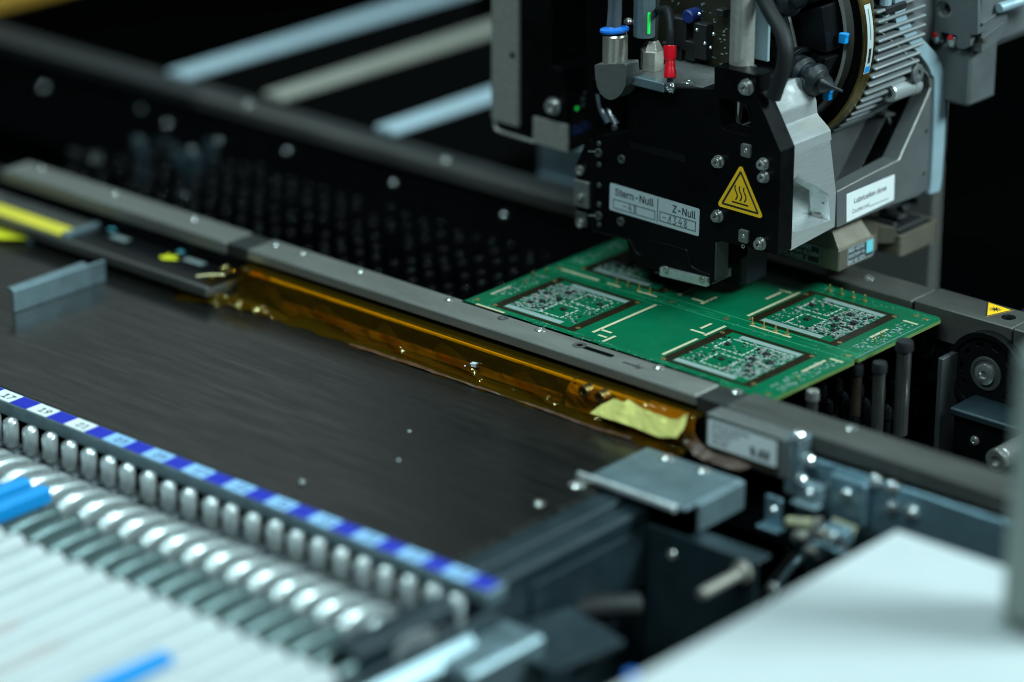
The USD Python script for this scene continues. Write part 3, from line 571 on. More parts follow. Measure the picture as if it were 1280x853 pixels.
F_ = thing('feeder_table_frame', 'dark sheet steel frame standing open below the bracket plate', 'sheet metal frame', (150, -110, -115))
kc = ZP(812, 640, -28); cx, cy = kc[0], kc[1]
put(F_, 'side_wall', box(cx - 2, cx, -265, cy, -115, -26, .5), 'dark_galvanised')
put(F_, 'top_lip', box(cx - 14, cx - 2.1, -265, cy, -27.6, -26, .5), 'dark_galvanised')
put(F_, 'inner_flange', box(cx + .1, cx + 1.4, -160, cy - 2.4, -62, -34, .3), 'dark_galvanised')
ce = ZP(990, 697, -40)
put(F_, 'cross_wall', box(cx + .1, ce[0], cy - 2, cy, -115, -33, .5), 'dark_galvanised')
put(F_, 'cross_lip', box(cx + 22, ce[0], cy + .1, cy + 9, -34.6, -33, .4), 'dark_galvanised')
q0 = YP(930, 714, cy - 2); put(F_, 'stud', [cyl((q0[0], cy - 2, q0[1]), (q0[0], cy - 32, q0[1]), 2.6), cyl((q0[0], cy - 2.1, q0[1]), (q0[0], cy - 5, q0[1]), 5)], 'nickel')
for px, py, r in ((840, 694, 2.8), (967, 736, 2.6), (780, 720, 1.6)): q = YP(px, py, cy - 2); put(F_, 'screw', dome_screw((q[0], cy - 2.05, q[1]), mY, r, 1.4), 'screw_steel')
q = ZP(745, 760, -60); put(F_, 'lock_lever', [tube([(q[0] - 10, q[1] - 20, -66), (q[0], q[1] - 6, -58), (q[0] + 12, q[1] + 14, -60)], 6, 14), box(q[0] - 6, q[0] + 6, q[1] - 10, q[1] + 3, -84, -64, 2)], 'black_rubber')
q = ZP(700, 775, -45); put(F_, 'lock_plate', hull([(q[0] + a, q[1] + b, z) for a, b in ((-20, -30), (26, -34), (30, 6), (-8, 16)) for z in (-50, -47)]), 'dark_galvanised')
q = ZP(640, 790, -40); put(F_, 'foot_block', box(q[0] - 14, q[0] + 12, q[1] - 40, q[1] + 8, -80, -40, 2), 'galvanised')

# ------------------------------------------------------------------ tape feeders and the number strip above them
ZF = -25.0; PITCH = 13.3; X_LAST = 117.0
Ns = thing('number_strip', 'long blue and white numbered strip along the front edge of the dark plate', 'number strip', (-150, -190, PL))
put(Ns, 'strip_bar', box(-430, 128, -196, -184.2, PL - 6, PL + .6, .5), 'galvanised')
q = ZP(88, 0, 0)
off = ZP(33, 505, PL)[0]                         # centre of a blue square
k0 = 17
for k in range(-4, 24):
    xb = off + 2 * PITCH * .987 * k
    if xb - 6 > 126: break
    if xb > -420: put(Ns, 'blue_square', box(xb - 6.1, min(xb + 6.1, 127), -194.6, -185.4, PL + .6, PL + .75, 0), 'label_blue')
    xw = xb - PITCH * .987; wl = put(Ns, 'white_square', box(xw - 6.9, xw + 6.9, -194.6, -185.4, PL + .6, PL + .74, 0), 'label_white' if k < 3 else 'label_sky')
    if xw > -420: put(wl, 'digits', text(str(k0 + 2 * k), (xw - 2.6, -192.3, PL + .75), pX, pY, 4.4, .05, True), 'ink')
from math import sin, cos
def yz_sheet(pts, x0, x1, t):
    """a bent sheet: (y, z) path, thickness t downwards, between x0 and x1."""
    P = smooth_path([(0, y, z) for y, z in pts], 5)[:, 1:]; nrm = np.gradient(P, axis=0); nrm = np.c_[-nrm[:, 1], nrm[:, 0]]; nrm /= np.linalg.norm(nrm, axis=1)[:, None]
    if nrm[:, 1].mean() < 0: nrm = -nrm
    return prism(Polygon(list(map(tuple, P)) + list(map(tuple, (P - nrm * t)[::-1]))), 0, x0, x1)
def crown(path, hw, rise, n=6):
    """a long cover with a rounded top across its width: path of (y, z, half width factor)."""
    P = smooth_path(path, 6); V = []; a = np.linspace(-1, 1, 2 * n + 1)
    for y, z, wf in P:
        for u in a: V.append((u * hw * wf, y, z + rise * (math.sqrt(max(0, 1 - u * u)) - 1)))
        V += [(hw * wf, y, z - rise - 6), (-hw * wf, y, z - rise - 6)]
    m = len(a) + 2; Fc = []
    for i in range(len(P) - 1):
        for j in range(m): k = (j + 1) % m; A, Bq = i * m, (i + 1) * m; Fc += [(A + j, Bq + j, Bq + k), (A + j, Bq + k, A + k)]
    e = (len(P) - 1) * m
    for j in range(1, m - 1): Fc += [(0, j, j + 1), (e, e + j + 1, e + j)]
    mm = trimesh.Trimesh(V, Fc, process=False)
    if mm.volume < 0: mm.invert()
    return mm
def feeder(x, label, group=None, sticker=None, rose=False):
    t = thing('tape_feeder', label, 'tape feeder', (x, -200, -60), group); sh = lambda m: trimesh.Trimesh(np.asarray(m.vertices) + (x, 0, 0), m.faces)
    put(t, 'side_frame', box(x - 5.9, x + 5.9, -330, -199, -75, -36.5, .6), 'feeder_dark')
    put(t, 'spout', [lathe((x, -203.5, -45), pZ, [(3.7, 0), (3.7, 19), (3.2, 20.6), (2.0, 21.6), (.4, 22)], 20)], 'feeder_metal')
    put(t, 'tongue', sh(crown([(-208.5, -34, .5), (-212, -32, .7), (-216, -33, .8)], 4.4, 1.6)), 'feeder_dark')
    put(t, 'tape_cover', sh(crown([(-214, -33.5, .5), (-220, -29.2, .95), (-228, -27.0, 1), (-237, -26.6, 1), (-245, -29.2, .85)], 2.9, 2.6)), 'cover_metal')
    put(t, 'rear_cover', sh(crown([(-243, -30.5, .8), (-250, -29.6, 1), (-263, -29.4, 1), (-277, -31.5, .9)], 2.3, 1.8)), 'rod_teal')
    put(t, 'pivot', cyl((x - 5, -276, -33), (x + 5, -276, -33), 3, 14), 'feeder_dark')
    put(t, 'body', [sh(crown([(-520, -26.2, 1), (-400, -26.2, 1), (-279.5, -26.4, 1)], 5.2, 3.4)), box(x - 5.3, x + 5.3, -519, -280.5, -80, -36, .5)], 'feeder_white')
    put(t, 'guide_rail', box(x - 2.2, x + .6, -516, -284, -26.6, -25.3, .5), 'feeder_white')
    if rose: put(t, 'rose_strip', box(x - 2.1, x + .9, -400, -335, -25.6, -25.1, .1), 'feeder_rose')
    if sticker: put(t, 'blue_tab', sh(crown([(sticker[0], sticker[2], .9), ((sticker[0] + sticker[1]) / 2, sticker[2] + .5, 1), (sticker[1], sticker[2], .9)], 4.5, .9)), 'blue_plastic')
    return t
special = {-104 // 1: None}
def nearest(x): return round((X_LAST - x) / PITCH)
blue = {nearest(-100): (-241, -300, -24.6, 'tape feeder with long blue tab, right one of the pair at the left edge'), nearest(-113.3): (-241, -300, -24.6, 'tape feeder with long blue tab, left one of the pair at the left edge'), nearest(61): (-316, -372, -23.6, 'tape feeder with a short bright blue tab low on its white body')}
rose = {nearest(-2): 'tape feeder with faint rose stripe, third from the low blue tab', nearest(22): 'tape feeder with faint rose stripe close to the low blue tab'}
src = None; rest = []
for k in range(0, 24):
    x = X_LAST - PITCH * k
    if k in blue: feeder(x, blue[k][3], 'tape feeders in a row', blue[k][:3])
    elif k in rose: feeder(x, rose[k], 'tape feeders in a row', None, True)
    elif src is None: src = feeder(x, 'rightmost white tape feeder at the end of the row'  if k == 0 else 'x', 'tape feeders in a row'); 
    else: rest.append((x, -200, -60))
fr = np.random.default_rng(4); rest = [(p[0] + fr.uniform(-.35, .35), p[1] + fr.uniform(-1.2, .6), p[2] + fr.uniform(-.5, .4)) for p in rest]
copies(src, rest, ['plain white tape feeder with silver covers in the row below the number strip'] * len(rest))
eg = thing('row_end_plate', 'grey steel end plate closing the feeder row on its right', 'end plate', (130, -250, -60))
put(eg, 'plate', box(X_LAST + 8, X_LAST + 10, -420, -186, -90, -32, .5), 'dark_galvanised')
put(eg, 'bevel_rail', hull([(x, y, z) for y in (-420, -206) for x, z in ((X_LAST + 10.2, -36), (X_LAST + 16, -42), (X_LAST + 16, -60), (X_LAST + 10.2, -60))]), 'galvanised')

# ------------------------------------------------------------------ right foreground: white cover box, post and the metal bits behind it
wc = ZP(1119, 659, 0)
wb = thing('white_cover', 'large plain white machine cover box in the lower right foreground', 'cover box', (wc[0] + 60, wc[1] - 120, -100))
put(wb, 'cover', box(wc[0], wc[0] + 150, wc[1] - 330, wc[1], -100, 0, 2.5), 'white_cover')
put(wb, 'seam_base', box(wc[0] + 1.5, wc[0] + 148, wc[1] - 328, wc[1] - 1.5, -114, -100.3, 1), 'galvanised')
wq = ZP(1254, 705, 0.0)
ps = thing('door_post', 'upright cream white post at the right edge of the photo', 'post', (310, -90, 0))
PX, PY = 325.0, -118.0
q = on(1254, 640, 1, PY)
zt = on(1262, 432, 1, PY)[2]
put(ps, 'post', box(q[0], q[0] + 40, PY, PY + 26, .3, zt, 4), 'cream_post')
put(ps, 'foot_plate', box(q[0] - .5, q[0] + 45, PY - 3, PY + 29, .06, .28, .1), 'cream_post')
mp = thing('mounting_panel', 'blue-grey steel panel with bright screws below the right end of the front rail', 'steel panel', (210, -18, -60))
put(mp, 'panel', box(160, 345, -19.5, -17, -36, -9.6, .5), 'blue_steel')
put(mp, 'lower_strip', box(158, 345, -24, -19.8, -62, -33, .6), 'dark_galvanised')
put(mp, 'raised_block', box(176, 196, -25, -19.7, -32, -11, .8), 'blue_steel')
for px, py, r in ((1041, 607, 2.6), (1094, 602, 2.8), (1116, 610, 2.6), (1117, 634, 2.6), (1140, 641, 3), (1068, 612, 2.2)):
    q = YP(px, py, -20); put(mp, 'screw', lathe((q[0], -19.6 if not 176 < q[0] < 196 else -25.1, q[1]), mY, [(r * 1.2, 0), (r * 1.2, 1.4), (r * .9, 2.6), (.4, 3.2)], 18), 'bright_steel')
cb = thing('cable_connector', 'cream cable plug with black lead in the gap beside the white cover', 'connector', (165, -45, -50))
q = on(985, 652, 1, -42); r_ = on(1058, 658, 1, -40)
put(cb, 'plug', cyl(q, q + (r_ - q) * .45, 2.3), 'slot_cream'); put(cb, 'collar', cyl(q + (r_ - q) * .46, q + (r_ - q) * .56, 3.0), 'nickel')
put(cb, 'lead', tube([q + (r_ - q) * .56, q + (r_ - q) * .8 + (0, -4, -3), q + (r_ - q) * 1.2 + (0, -10, -8), q + (r_ - q) * 1.5 + (0, -10, -26)], 2.4, 12), 'black_rubber')
put(None, 'cream_tag', onto(trimesh.creation.box([14, 4.5, .6]), q + (r_ - q) * .75 + (0, 9, -4), (1, -.1, 0), (0, .6, 1)), 'slot_cream', cat='tag', label='cream coloured flat tag behind the cable plug beside the white cover')
for i, (px, py, l) in enumerate(((995, 672, 'small bright hose clip nearest the cable plug'), (1010, 690, 'small bright hose clip nearest the white cover edge'), (1022, 668, 'small bright hose clip just below the cream tag'))):
    q = on(px, py, 1, -46 - 4 * i); t = thing('hose_clip', l, 'hose clip', q, 'hose clips in the gap by the white cover')
    put(t, 'band', ring(q, (.9, -.1 * i, .3), 2.2, 3.0, 7, 24), 'bright_steel'); put(t, 'screw', cyl(q + (2, -3, 3), q + (7, -5, 4.5), 1.4, 14), 'nickel')
for l_, (px, py, yy, w, h, d, lk) in (('small bent steel angle standing left of the cable plug in the gap', (966, 640, -40, 9, 14, 2, 'blue_steel')), ('bright stepped steel block just below the sensor box screws', (1010, 618, -36, 10, 8, 6, 'galvanised')), ('dark square steel block under the cream tag', (1040, 672, -48, 12, 7, 8, 'blue_steel'))):
    q_ = on(px, py, 1, yy); t = thing('steel_fitting', l_, 'fitting', q_, 'steel fittings in the gap by the white cover')
    put(t, 'block', box(q_[0] - w / 2, q_[0] + w / 2, yy, yy + d, q_[2] - h / 2, q_[2] + h / 2, .5), lk); put(t, 'flange', box(q_[0] - w / 2, q_[0] + w / 2 + 3, yy - 6, yy - .1, q_[2] - h / 2, q_[2] - h / 2 + 1.5, .3), lk)
    put(t, 'screw', lathe((q_[0] + 1, yy - .05, q_[2] + 1), mY, [(2.2, 0), (2.2, 1), (1.4, 1.8), (.3, 2)], 16), 'bright_steel')
q_ = ZP(790, 842, -20); put(None, 'blue_cap', lathe(q_ - (0, 0, 12), pZ, [(3, 0), (3.4, 1), (3.4, 9), (2.6, 12), (.4, 12.6)], 20), 'ring_blue', cat='cap', label='small blue plastic cap at the bottom edge beside the white cover')
cr = thing('cable_bundle', 'dark cable loop running behind the edge of the white cover', 'cable', (200, -45, -60))
a = ZP(990, 700, -60); b = ZP(1060, 660, -60)
put(cr, 'cable', tube([a + (-20, 0, -30), a, (a + b) / 2 + (0, 0, 6), b, b + (30, 0, -8)], 3, 12), 'black_rubber'); put(cr, 'cable', tube([a + (-12, -6, -30), a + (4, -4, 0), (a + b) / 2 + (6, -5, 2), b + (10, -8, -8)], 2, 12), 'galvanised')

# ------------------------------------------------------------------ far left background: pale slats, amber beam
for (px, py, qx, qy, lk, l) in ((219, 91, 540, 6, 'slat_white', 'blurred pale blue-white slat, leftmost and longest of the three behind the rear rail'), (340, 118, 600, 42, 'slat_beige', 'blurred beige grey slat, the dim middle one behind the rear rail'), (480, 160, 640, 100, 'slat_white', 'blurred white slat, nearest to the placement head of the three')):
    a, b = ZP(px, py, 4), ZP(qx, qy, 4); X = a[0]
    t = thing('slat', l, 'slat', (X, a[1], 0), 'pale slats behind the rear rail')
    put(t, 'slat_top', box(X - 7.5, X + 7.5, a[1], a[1] + 265, 0, 4, .8), lk); put(t, 'slat_body', box(X - 6.5, X + 6.5, a[1] + 1, a[1] + 262, -40, -.2, .6), 'black_matte')
put(None, 'slat_rest', box(-620, -120, 172, 184, -60, -41, .6), 'dark_joint', cat='beam', label='dark cross beam carrying the ends of the three pale slats')
q = ZP(90, 4, 0); put(None, 'amber_beam', box(-637, -627, 150, 420, 2, 13, 2), 'amber_beam', cat='beam', label='blurred amber beam in the top left corner')
mt = thing('clamp_mechanism', 'blurred dark metal clamp parts between the rails at far left', 'mechanism', (-400, 70, -60))
for px, py, z, r, h, lk in ((118, 192, -12, 7, 40, 'black_satin'), (172, 172, -14, 5, 36, 'dark_galvanised'), (92, 188, -18, 5, 30, 'black_satin'), (240, 190, -14, 5, 40, 'dark_galvanised'), (262, 176, -16, 4, 30, 'dark_galvanised')):
    q = ZP(px, py, z); put(mt, 'post', lathe((q[0], q[1], z - h), pZ, [(r, 0), (r, h - 3), (r * .7, h)], 20), lk)
for px, py in ((177, 135), (273, 175), (232, 243), (240, 185)): q = ZP(px, py, -14); put(mt, 'screw', lathe((q[0], q[1], -15), mY, [(1.9, 0), (1.8, 1), (1.0, 1.8), (.3, 2)], 16), 'bright_steel')
q = ZP(215, 190, -30); put(mt, 'arm', tube([q + (-30, 20, -6), q, q + (26, -14, 2)], 5, 12), 'dark_galvanised')
# ------------------------------------------------------------------ placement head
YF = 75.0
def f(px, py, y=YF): return tuple(YP(px, py, y))
G = thing('placement_head', 'black placement head with yellow heat warning triangle hanging over the circuit board', 'placement head', (10, 90, 14))
sil = Polygon([f(*p) for p in ((742, 290), (741, 172), (785, 165), (785, 110), (893, 112), (893, 83), (945, 94), (945, 118), (959, 150), (976, 190), (972, 319), (892, 299), (890.5, 355), (815, 337), (797, 331), (787, 318), (783, 299))])
win = rnd([f(*p) for p in ((898, 121), (938, 132), (940, 172), (902, 161))], 2.6, False)
sil = rnd(sil, .9)
put(G, 'front_plate', prism(sil.difference(win), 1, YF, YF + 11), 'black_anodised')
put(G, 'left_flange', prism(rnd([f(*p, 79) for p in ((721, 288), (720, 206), (733, 176), (746, 180), (746, 292), (738, 291))], .8), 1, 79, 90), 'black_anodised')
ribs = [[(742, 178), (741.5, 282), (745, 289), (783, 299), (789, 303), (793, 311), (798, 318), (804, 320)], [(812, 305), (818, 302), (852, 311), (859, 314), (862, 324), (867, 335), (888, 344)]]
for r in ribs: put(G, 'edge_rib', tube([(f(*p)[0], YF - .1, f(*p)[1]) for p in r], .55, 8, 4), 'black_satin')
q0, q1 = f(788, 176), f(858, 194)
put(G, 'raised_lip', hull([(q0[0], YF - .8, q0[1]), (q1[0], YF - .8, q1[1]), (q0[0], YF + .2, q0[1]), (q1[0], YF + .2, q1[1]), (q0[0], YF + .2, q0[1] - 5), (q1[0], YF + .2, q1[1] - 5)]), 'black_satin')
a, b = f(719.5, 222, 78.6), f(738, 261, 78.6); put(G, 'side_clip', box(a[0], b[0], 76.8, 78.9, b[1], a[1] - .5, .3), 'brushed_grey')
a, b = f(720, 263, 78.6), f(734, 285, 78.6); put(G, 'side_clip', box(a[0], b[0], 77.6, 78.9, b[1], a[1], .4), 'dark_cast')
a, b = f(828, 333), f(886, 352); m = hull([(x, y, z) for x, zz_ in ((f(829, 333)[0], f(829, 333)[1]), (f(887, 347)[0], f(887, 347)[1])) for y in (YF - 2.5, YF - .05) for z in (zz_, zz_ - 4.2)])
put(G, 'foot_bracket', m, 'milled_aluminium')
put(G, 'foot_corner', hull([(f(889, 345)[0], YF + .5, f(889, 345)[1]), (f(889, 356)[0], YF + .5, f(889, 356)[1]), (f(889, 345)[0], YF + 16, f(889, 345)[1]), (f(889, 356)[0], YF + 16, f(889, 356)[1]), (f(815, 337)[0], YF + 1, f(815, 338)[1] - 1.4), (f(815, 337)[0], YF + 14, f(815, 338)[1] - 1.4)]), 'brushed_grey')
put(G, 'lower_edge', box(f(891.5, 300)[0] + .1, f(892, 300)[0] + 1.0, YF + 1.2, YF + 11, f(892, 352)[1], f(892, 303)[1], .2), 'dark_cast')
for px, py, r in ((778, 199, 2.0), (777, 277, 2.0), (749, 191, 2.1), (749, 270, 2.1), (749, 180, 1.2), (749, 206, 1.3), (749, 232, 1.3), (749, 256, 1.3), (749, 281, 1.2)):
    q = f(px, py); put(G, 'dark_screw', cap_screw((q[0], YF, q[1]), mY, r * 1.15, r * .6) if r > 1.8 else dome_screw((q[0], YF - .02, q[1]), mY, r * 1.2, .8), 'dark_cast')
for px, py in ((747, 189), (747, 269)): q = f(px, py); put(G, 'wire_pin', cyl((q[0], YF - 1.6, q[1]), (q[0] - 4.2, YF - 2.2, q[1] - .6), .35, 8), 'screw_steel')
for px, py, r in ((899, 202, 2.5), (898, 270, 2.5), (955, 205, 2.4), (956, 221, 2.3), (951.5, 304.5, 2.5), (934, 109, 3.1)):
    q = f(px, py); washer_screw(G, (q[0], YF - .02, q[1]), mY, r)
for px, py in ((934, 188), (931, 295)):
    q = f(px, py); put(G, 'square_nut', prism(rnd(sbox(q[0] - 2.8, q[1] - 3.2, q[0] + 2.8, q[1] + 3.2), 1, False).difference(Point(*q).buffer(1.0)), 1, YF - 1.4, YF - .02), 'brushed_grey'); put(G, 'screw', dome_screw((q[0], YF - .3, q[1]), mY, 1.6, 1.4), 'screw_steel')
q = f(929, 308); put(G, 'small_hole', ring((q[0], YF - .02, q[1]), mY, .6, 1.1, .2, 16), 'screw_steel')
for px, py, r, y in ((725.6, 213, 2.6, 78.9), (726, 246, 1.7, 76.7), (726, 279, 2.5, 77.5)): q = f(px, py, y); put(G, 'screw', cap_screw((q[0], y, q[1]), mY, r, 1.6), 'screw_steel')
for px, py, r in ((833, 337, 1.7), (878, 349, 1.7)): q = f(px, py, 72.4); put(G, 'screw', cap_screw((q[0], 72.45, q[1]), mY, r, .8), 'screw_steel')

# the label with the handwritten figures
o, tr_, br, bl = f(762, 226), f(874, 259), f(873, 291), f(762, 262)
Wd = tr_[0] - o[0]; Hh = (o[1] - bl[1] + tr_[1] - br[1]) / 2; yl = YF - .02
rv = np.array([tr_[0] - o[0], 0, tr_[1] - o[1]]); rv /= np.linalg.norm(rv); O = np.array([bl[0], yl, bl[1]])
lb = put(G, 'number_label', flat(rnd(sbox(0, 0, Wd, Hh), 1, False), O, rv, pZ, .15), 'label_grey')
yv = np.array([0, -.17, 0]); uz = np.array(pZ) - rv * rv[2]; uz /= np.linalg.norm(uz)
def lp(u, v): return O + rv * u * Wd + uz * v * Hh + yv
put(lb, 'printed_text', text('Stern-Null', lp(.055, .60), rv, uz, Hh * .26, .03, True, Wd * .44), 'ink')
put(lb, 'printed_text', text('Z-Null', lp(.70, .60), rv, uz, Hh * .26, .03, True, Wd * .26), 'ink')
def frame_box(u0, u1, v0, v1, w): return flat(sbox(u0 * Wd, v0 * Hh, u1 * Wd, v1 * Hh).difference(sbox(u0 * Wd + w, v0 * Hh + w, u1 * Wd - w, v1 * Hh - w)), O + yv, rv, uz, .03)
put(lb, 'entry_box', frame_box(.04, .515, .10, .45, .42), 'ink'); put(lb, 'entry_box', frame_box(.565, .965, .13, .5, .42), 'ink')
put(lb, 'divider', flat(sbox(.537 * Wd, .08 * Hh, .537 * Wd + .5, .94 * Hh), O + yv, rv, uz, .03), 'ink')
def glyph(ch):
    return {'-': [[(0, .5), (.6, .5)]], '4': [[(.35, 1), (0, .35), (.65, .4)], [(.5, .7), (.45, -.1)]], '8': [[(.3, .5), (.05, .75), (.3, 1), (.55, .75), (.3, .5), (0, .2), (.3, 0), (.6, .2), (.3, .5)]],
            '1': [[(0, .1), (.5, 1), (.45, 0)]], '3': [[(0, .95), (.5, .9), (.2, .55), (.55, .25), (.25, 0), (0, .1)]]}[ch]
def hand(s, u, v, h, adv):
    out = []
    for i, ch in enumerate(s):
        for st_ in glyph(ch): out.append(stroke([((u * Wd) + i * adv + a * h * .8, v * Hh + b * h) for a, b in st_], .38, O + yv * 1.1, rv, uz, .03))
    return out
put(lb, 'handwriting', hand('-48', .155, .15, Hh * .27, 3.3), 'ink'); put(lb, 'handwriting', hand('-1348', .60, .17, Hh * .28, 3.3), 'ink')
# heat warning triangle
tri = Polygon([f(926.5, 205), f(896, 257), f(955, 274)])
wt = put(G, 'heat_warning', prism(rnd(tri, 1.4, False), 1, YF - .2, YF - .02), 'warning_yellow')
put(wt, 'border', prism(rnd(tri.buffer(-1.5), .7, False).difference(tri.buffer(-2.5)), 1, YF - .26, YF - .205), 'ink')
tc = np.array(tri.centroid.coords[0]); OT = np.array([tc[0], YF - .2, tc[1]])
hv = np.array([f(955, 274)[0] - f(896, 257)[0], 0, f(955, 274)[1] - f(896, 257)[1]]); hv /= np.linalg.norm(hv)
for u in (-2.6, 0, 2.6): put(wt, 'heat_wave', stroke([(u + .8 * math.sin(t * 5.2), -2.2 + 6.4 * t) for t in np.linspace(0, 1.05, 14)], .75, OT, hv, pZ, .06), 'ink')
put(wt, 'base_line', stroke([(-4.6, -3.8), (4.6, -3.8)], .8, OT, hv, pZ, .06), 'ink')

# clamp, rod, rods in the window
ck = f(895, 84, YF + 3); c2 = f(946, 96, YF + 3)
put(G, 'rod_clamp', box(ck[0], c2[0], YF + 11.1, YF + 26, f(900, 116)[1], ck[1] - 2, .8), 'black_anodised')
cx2 = f(927, 78, 87)[0]
put(G, 'rod', cyl((cx2, 87, f(927, 84, 87)[1]), (cx2, 87, 185), 5.9), 'satin_steel')
put(G, 'rod_lip', ring((cx2, 87, f(927, 86, 87)[1]), pZ, 5.9, 7.2, 1.2, 28), 'dark_cast')
cw = f(923, 140, 88); put(G, 'thin_rod', cyl((cw[0], 88, cw[1] - 18), (cw[0], 88, cw[1] + 14), 1.7, 16), 'screw_steel')
put(G, 'window_back', box(f(890, 120, 98)[0], f(942, 120, 98)[0], 97, 100, f(900, 185, 98)[1], f(900, 118, 98)[1], .4), 'dark_cast')
put(G, 'window_floor', box(f(898, 160, YF)[0], f(941, 160)[0], YF + 11.1, 97, f(940, 178)[1], f(940, 175)[1], .3), 'brushed_grey')
# top bracket and what is mounted on it
zt = f(785, 92, 72)[1]; xa, xb, xc = f(785, 92, 72)[0], f(833, 105, 72)[0], f(893, 108, 80)[0]
put(G, 'top_bracket', [box(xa, xb, 70, 74.8, zt - 4.6, zt, .3)], 'galvanised')
put(G, 'top_plate', prism(rnd([(xa + .5, 74.9), (xb - 2, 74.9), (xb + 6, 78), (xc - .4, 78), (xc - .4, 108), (xa + 3, 108), (xa + 3, 92), (xa + .5, 88)], 2), 2, zt - 3, zt - .2), 'brushed_grey')
put(G, 'bracket_tab', box(xa - 2.4, xa - .1, 73, 79, zt - 8, zt + 2.4, .5), 'label_white')
q = f(790, 99, 70); put(G, 'bracket_hole', [ring((q[0], 70, q[1]), mY, 1.1, 1.6, .15, 20), cyl((q[0], 70.05, q[1]), (q[0], 69.95, q[1]), 1.1, 16, .01)], 'dark_cast')
q = ZP(861, 102, zt); put(G, 'plate_screw', dome_screw((q[0], q[1], zt - .2), pZ, 3, .6), 'screw_steel')
D = rnd([f(*p, 64) for p in ((743, 81), (782, 80), (783, 96), (781.5, 108), (777, 117), (770, 123.5), (763, 125.5), (756, 123), (750, 117), (746, 108), (744, 97))], 1)
put(G, 'elbow_fitting', prism(D, 1, 64, 74), 'brushed_grey')
ex_, ez = f(768, 78, 70); put(G, 'fitting_barrel', lathe((ex_, 70.5, ez - 1), pZ, [(6.2, 0), (6.2, 14.5), (5.6, 15.5)], 32), 'nickel')
put(G, 'release_ring', lathe((ex_ - .5, 70.5, ez + 15.2), (-.12, 0, 1), [(4, -1), (6.9, 0), (7.2, .8), (7.0, 1.6), (4, 2.2)], 32), 'ring_blue')
for dx in (-3.2, .6): put(G, 'air_hose', tube([(ex_ + dx, 70.5, ez + 15), (ex_ + dx - 2, 74, ez + 30), (ex_ + dx - 6, 76, ez + 60)], 2.1, 12), 'clear_hose')
for k in range(2): put(G, 'lower_hose', tube([(f(752, 116, 90)[0] + k * 5, 88 + k * 3, f(752, 116, 90)[1]), (f(756, 135, 90)[0] + k * 5, 88, f(756, 135, 90)[1]), (f(768, 152, 90)[0] + k * 5, 86, f(768, 152, 90)[1])], 2, 12), 'clear_hose')
q = f(769, 160, 80); put(G, 'hose_screw', dome_screw((q[0], 80, q[1]), mY, 2, 1.4), 'dark_cast')
nx, nz = f(815, 92, 86); hexp = Polygon([(nx + 5.9 * math.cos(k * math.pi / 3 + .35), 86 + 5.9 * math.sin(k * math.pi / 3 + .35)) for k in range(6)])
put(G, 'hex_nut', [prism(hexp, 2, zt - .1, zt + 9.5), lathe((nx, 86, zt + 9.4), pZ, [(5.6, 0), (3.2, 4.6), (2.8, 5)], 6)], 'nickel')
put(G, 'gland_cable', tube([(nx, 86, zt + 13), (nx + .5, 86, zt + 24), (nx, 88, zt + 40)], 2.4, 12), 'black_rubber')
px_, pz_ = f(805, 45, 82); put(G, 'silver_post', prism(rnd(Point(px_, 82).buffer(5.4, quad_segs=3), .5, False), 2, pz_, 185), 'galvanised')
put(G, 'light_strip', box(px_ + 4.6, px_ + 5.5, 78.6, 80, pz_ + 2.5, pz_ + 13, .1), 'led_green')
put(G, 'red_knob', lathe((px_ - 8, 88, f(790, 30, 88)[1]), pZ, [(2.4, 0), (2.8, 2), (2, 4)], 16), 'red_mark')
put(G, 'hose_screw', dome_screw((px_ - 13, 86, f(780, 28, 86)[1]), pZ, 2.4, 2.6), 'screw_steel')
rx, rz = f(837, 98, 68); rx1, rz1 = f(837.5, 60, 72)
put(G, 'terminal_sleeve', lathe((rx, 68.5, rz), (rx1 - rx, 3.5, rz1 - rz), [(2.7, 0), (3, .5), (3, 3), (2.5, 5), (2.6, 6), (2.3, 8), (3.1, 9.5), (3.3, 15), (3.1, 15.4)], 24), 'red_sleeve')
put(G, 'terminal_lug', hull([(rx + a, 68.6 + c, rz + b) for a, b in ((-2, .5), (2, .5), (2.5, -5), (1.6, -7.4), (-1.6, -7.4), (-2.5, -5)) for c in (0, .9)]), 'bright_steel')
put(G, 'screw', dome_screw((rx, 68.5, rz - 4.8), mY, 2.6, 1.6), 'bright_steel')
put(G, 'earth_cable', tube([(rx1, 72, rz1 - 1), (rx1 - 1.2, 74, rz1 + 9), (rx1 - 8, 80, rz1 + 15), (rx1 - 18, 86, rz1 + 12)], 2.1, 12), 'black_rubber')
put(G, 'signal_cable', tube([(f(945, -12, 90)[0], 92, f(945, -12, 90)[1]), (f(962, 14, 86)[0], 86, f(962, 14, 86)[1]), (f(979, 46, 82)[0], 82, f(979, 46, 82)[1]), (f(981, 78, 80)[0], 80, f(981, 78, 80)[1]), (f(967, 122, 80)[0], 80, f(967, 122, 80)[1])], 3.7, 16), 'black_rubber')
put(G, 'clear_cover', box(f(935, 0, 99)[0], f(963, 0, 99)[0], 98, 100, f(950, 75, 99)[1], 180, .3), 'painted_edge')

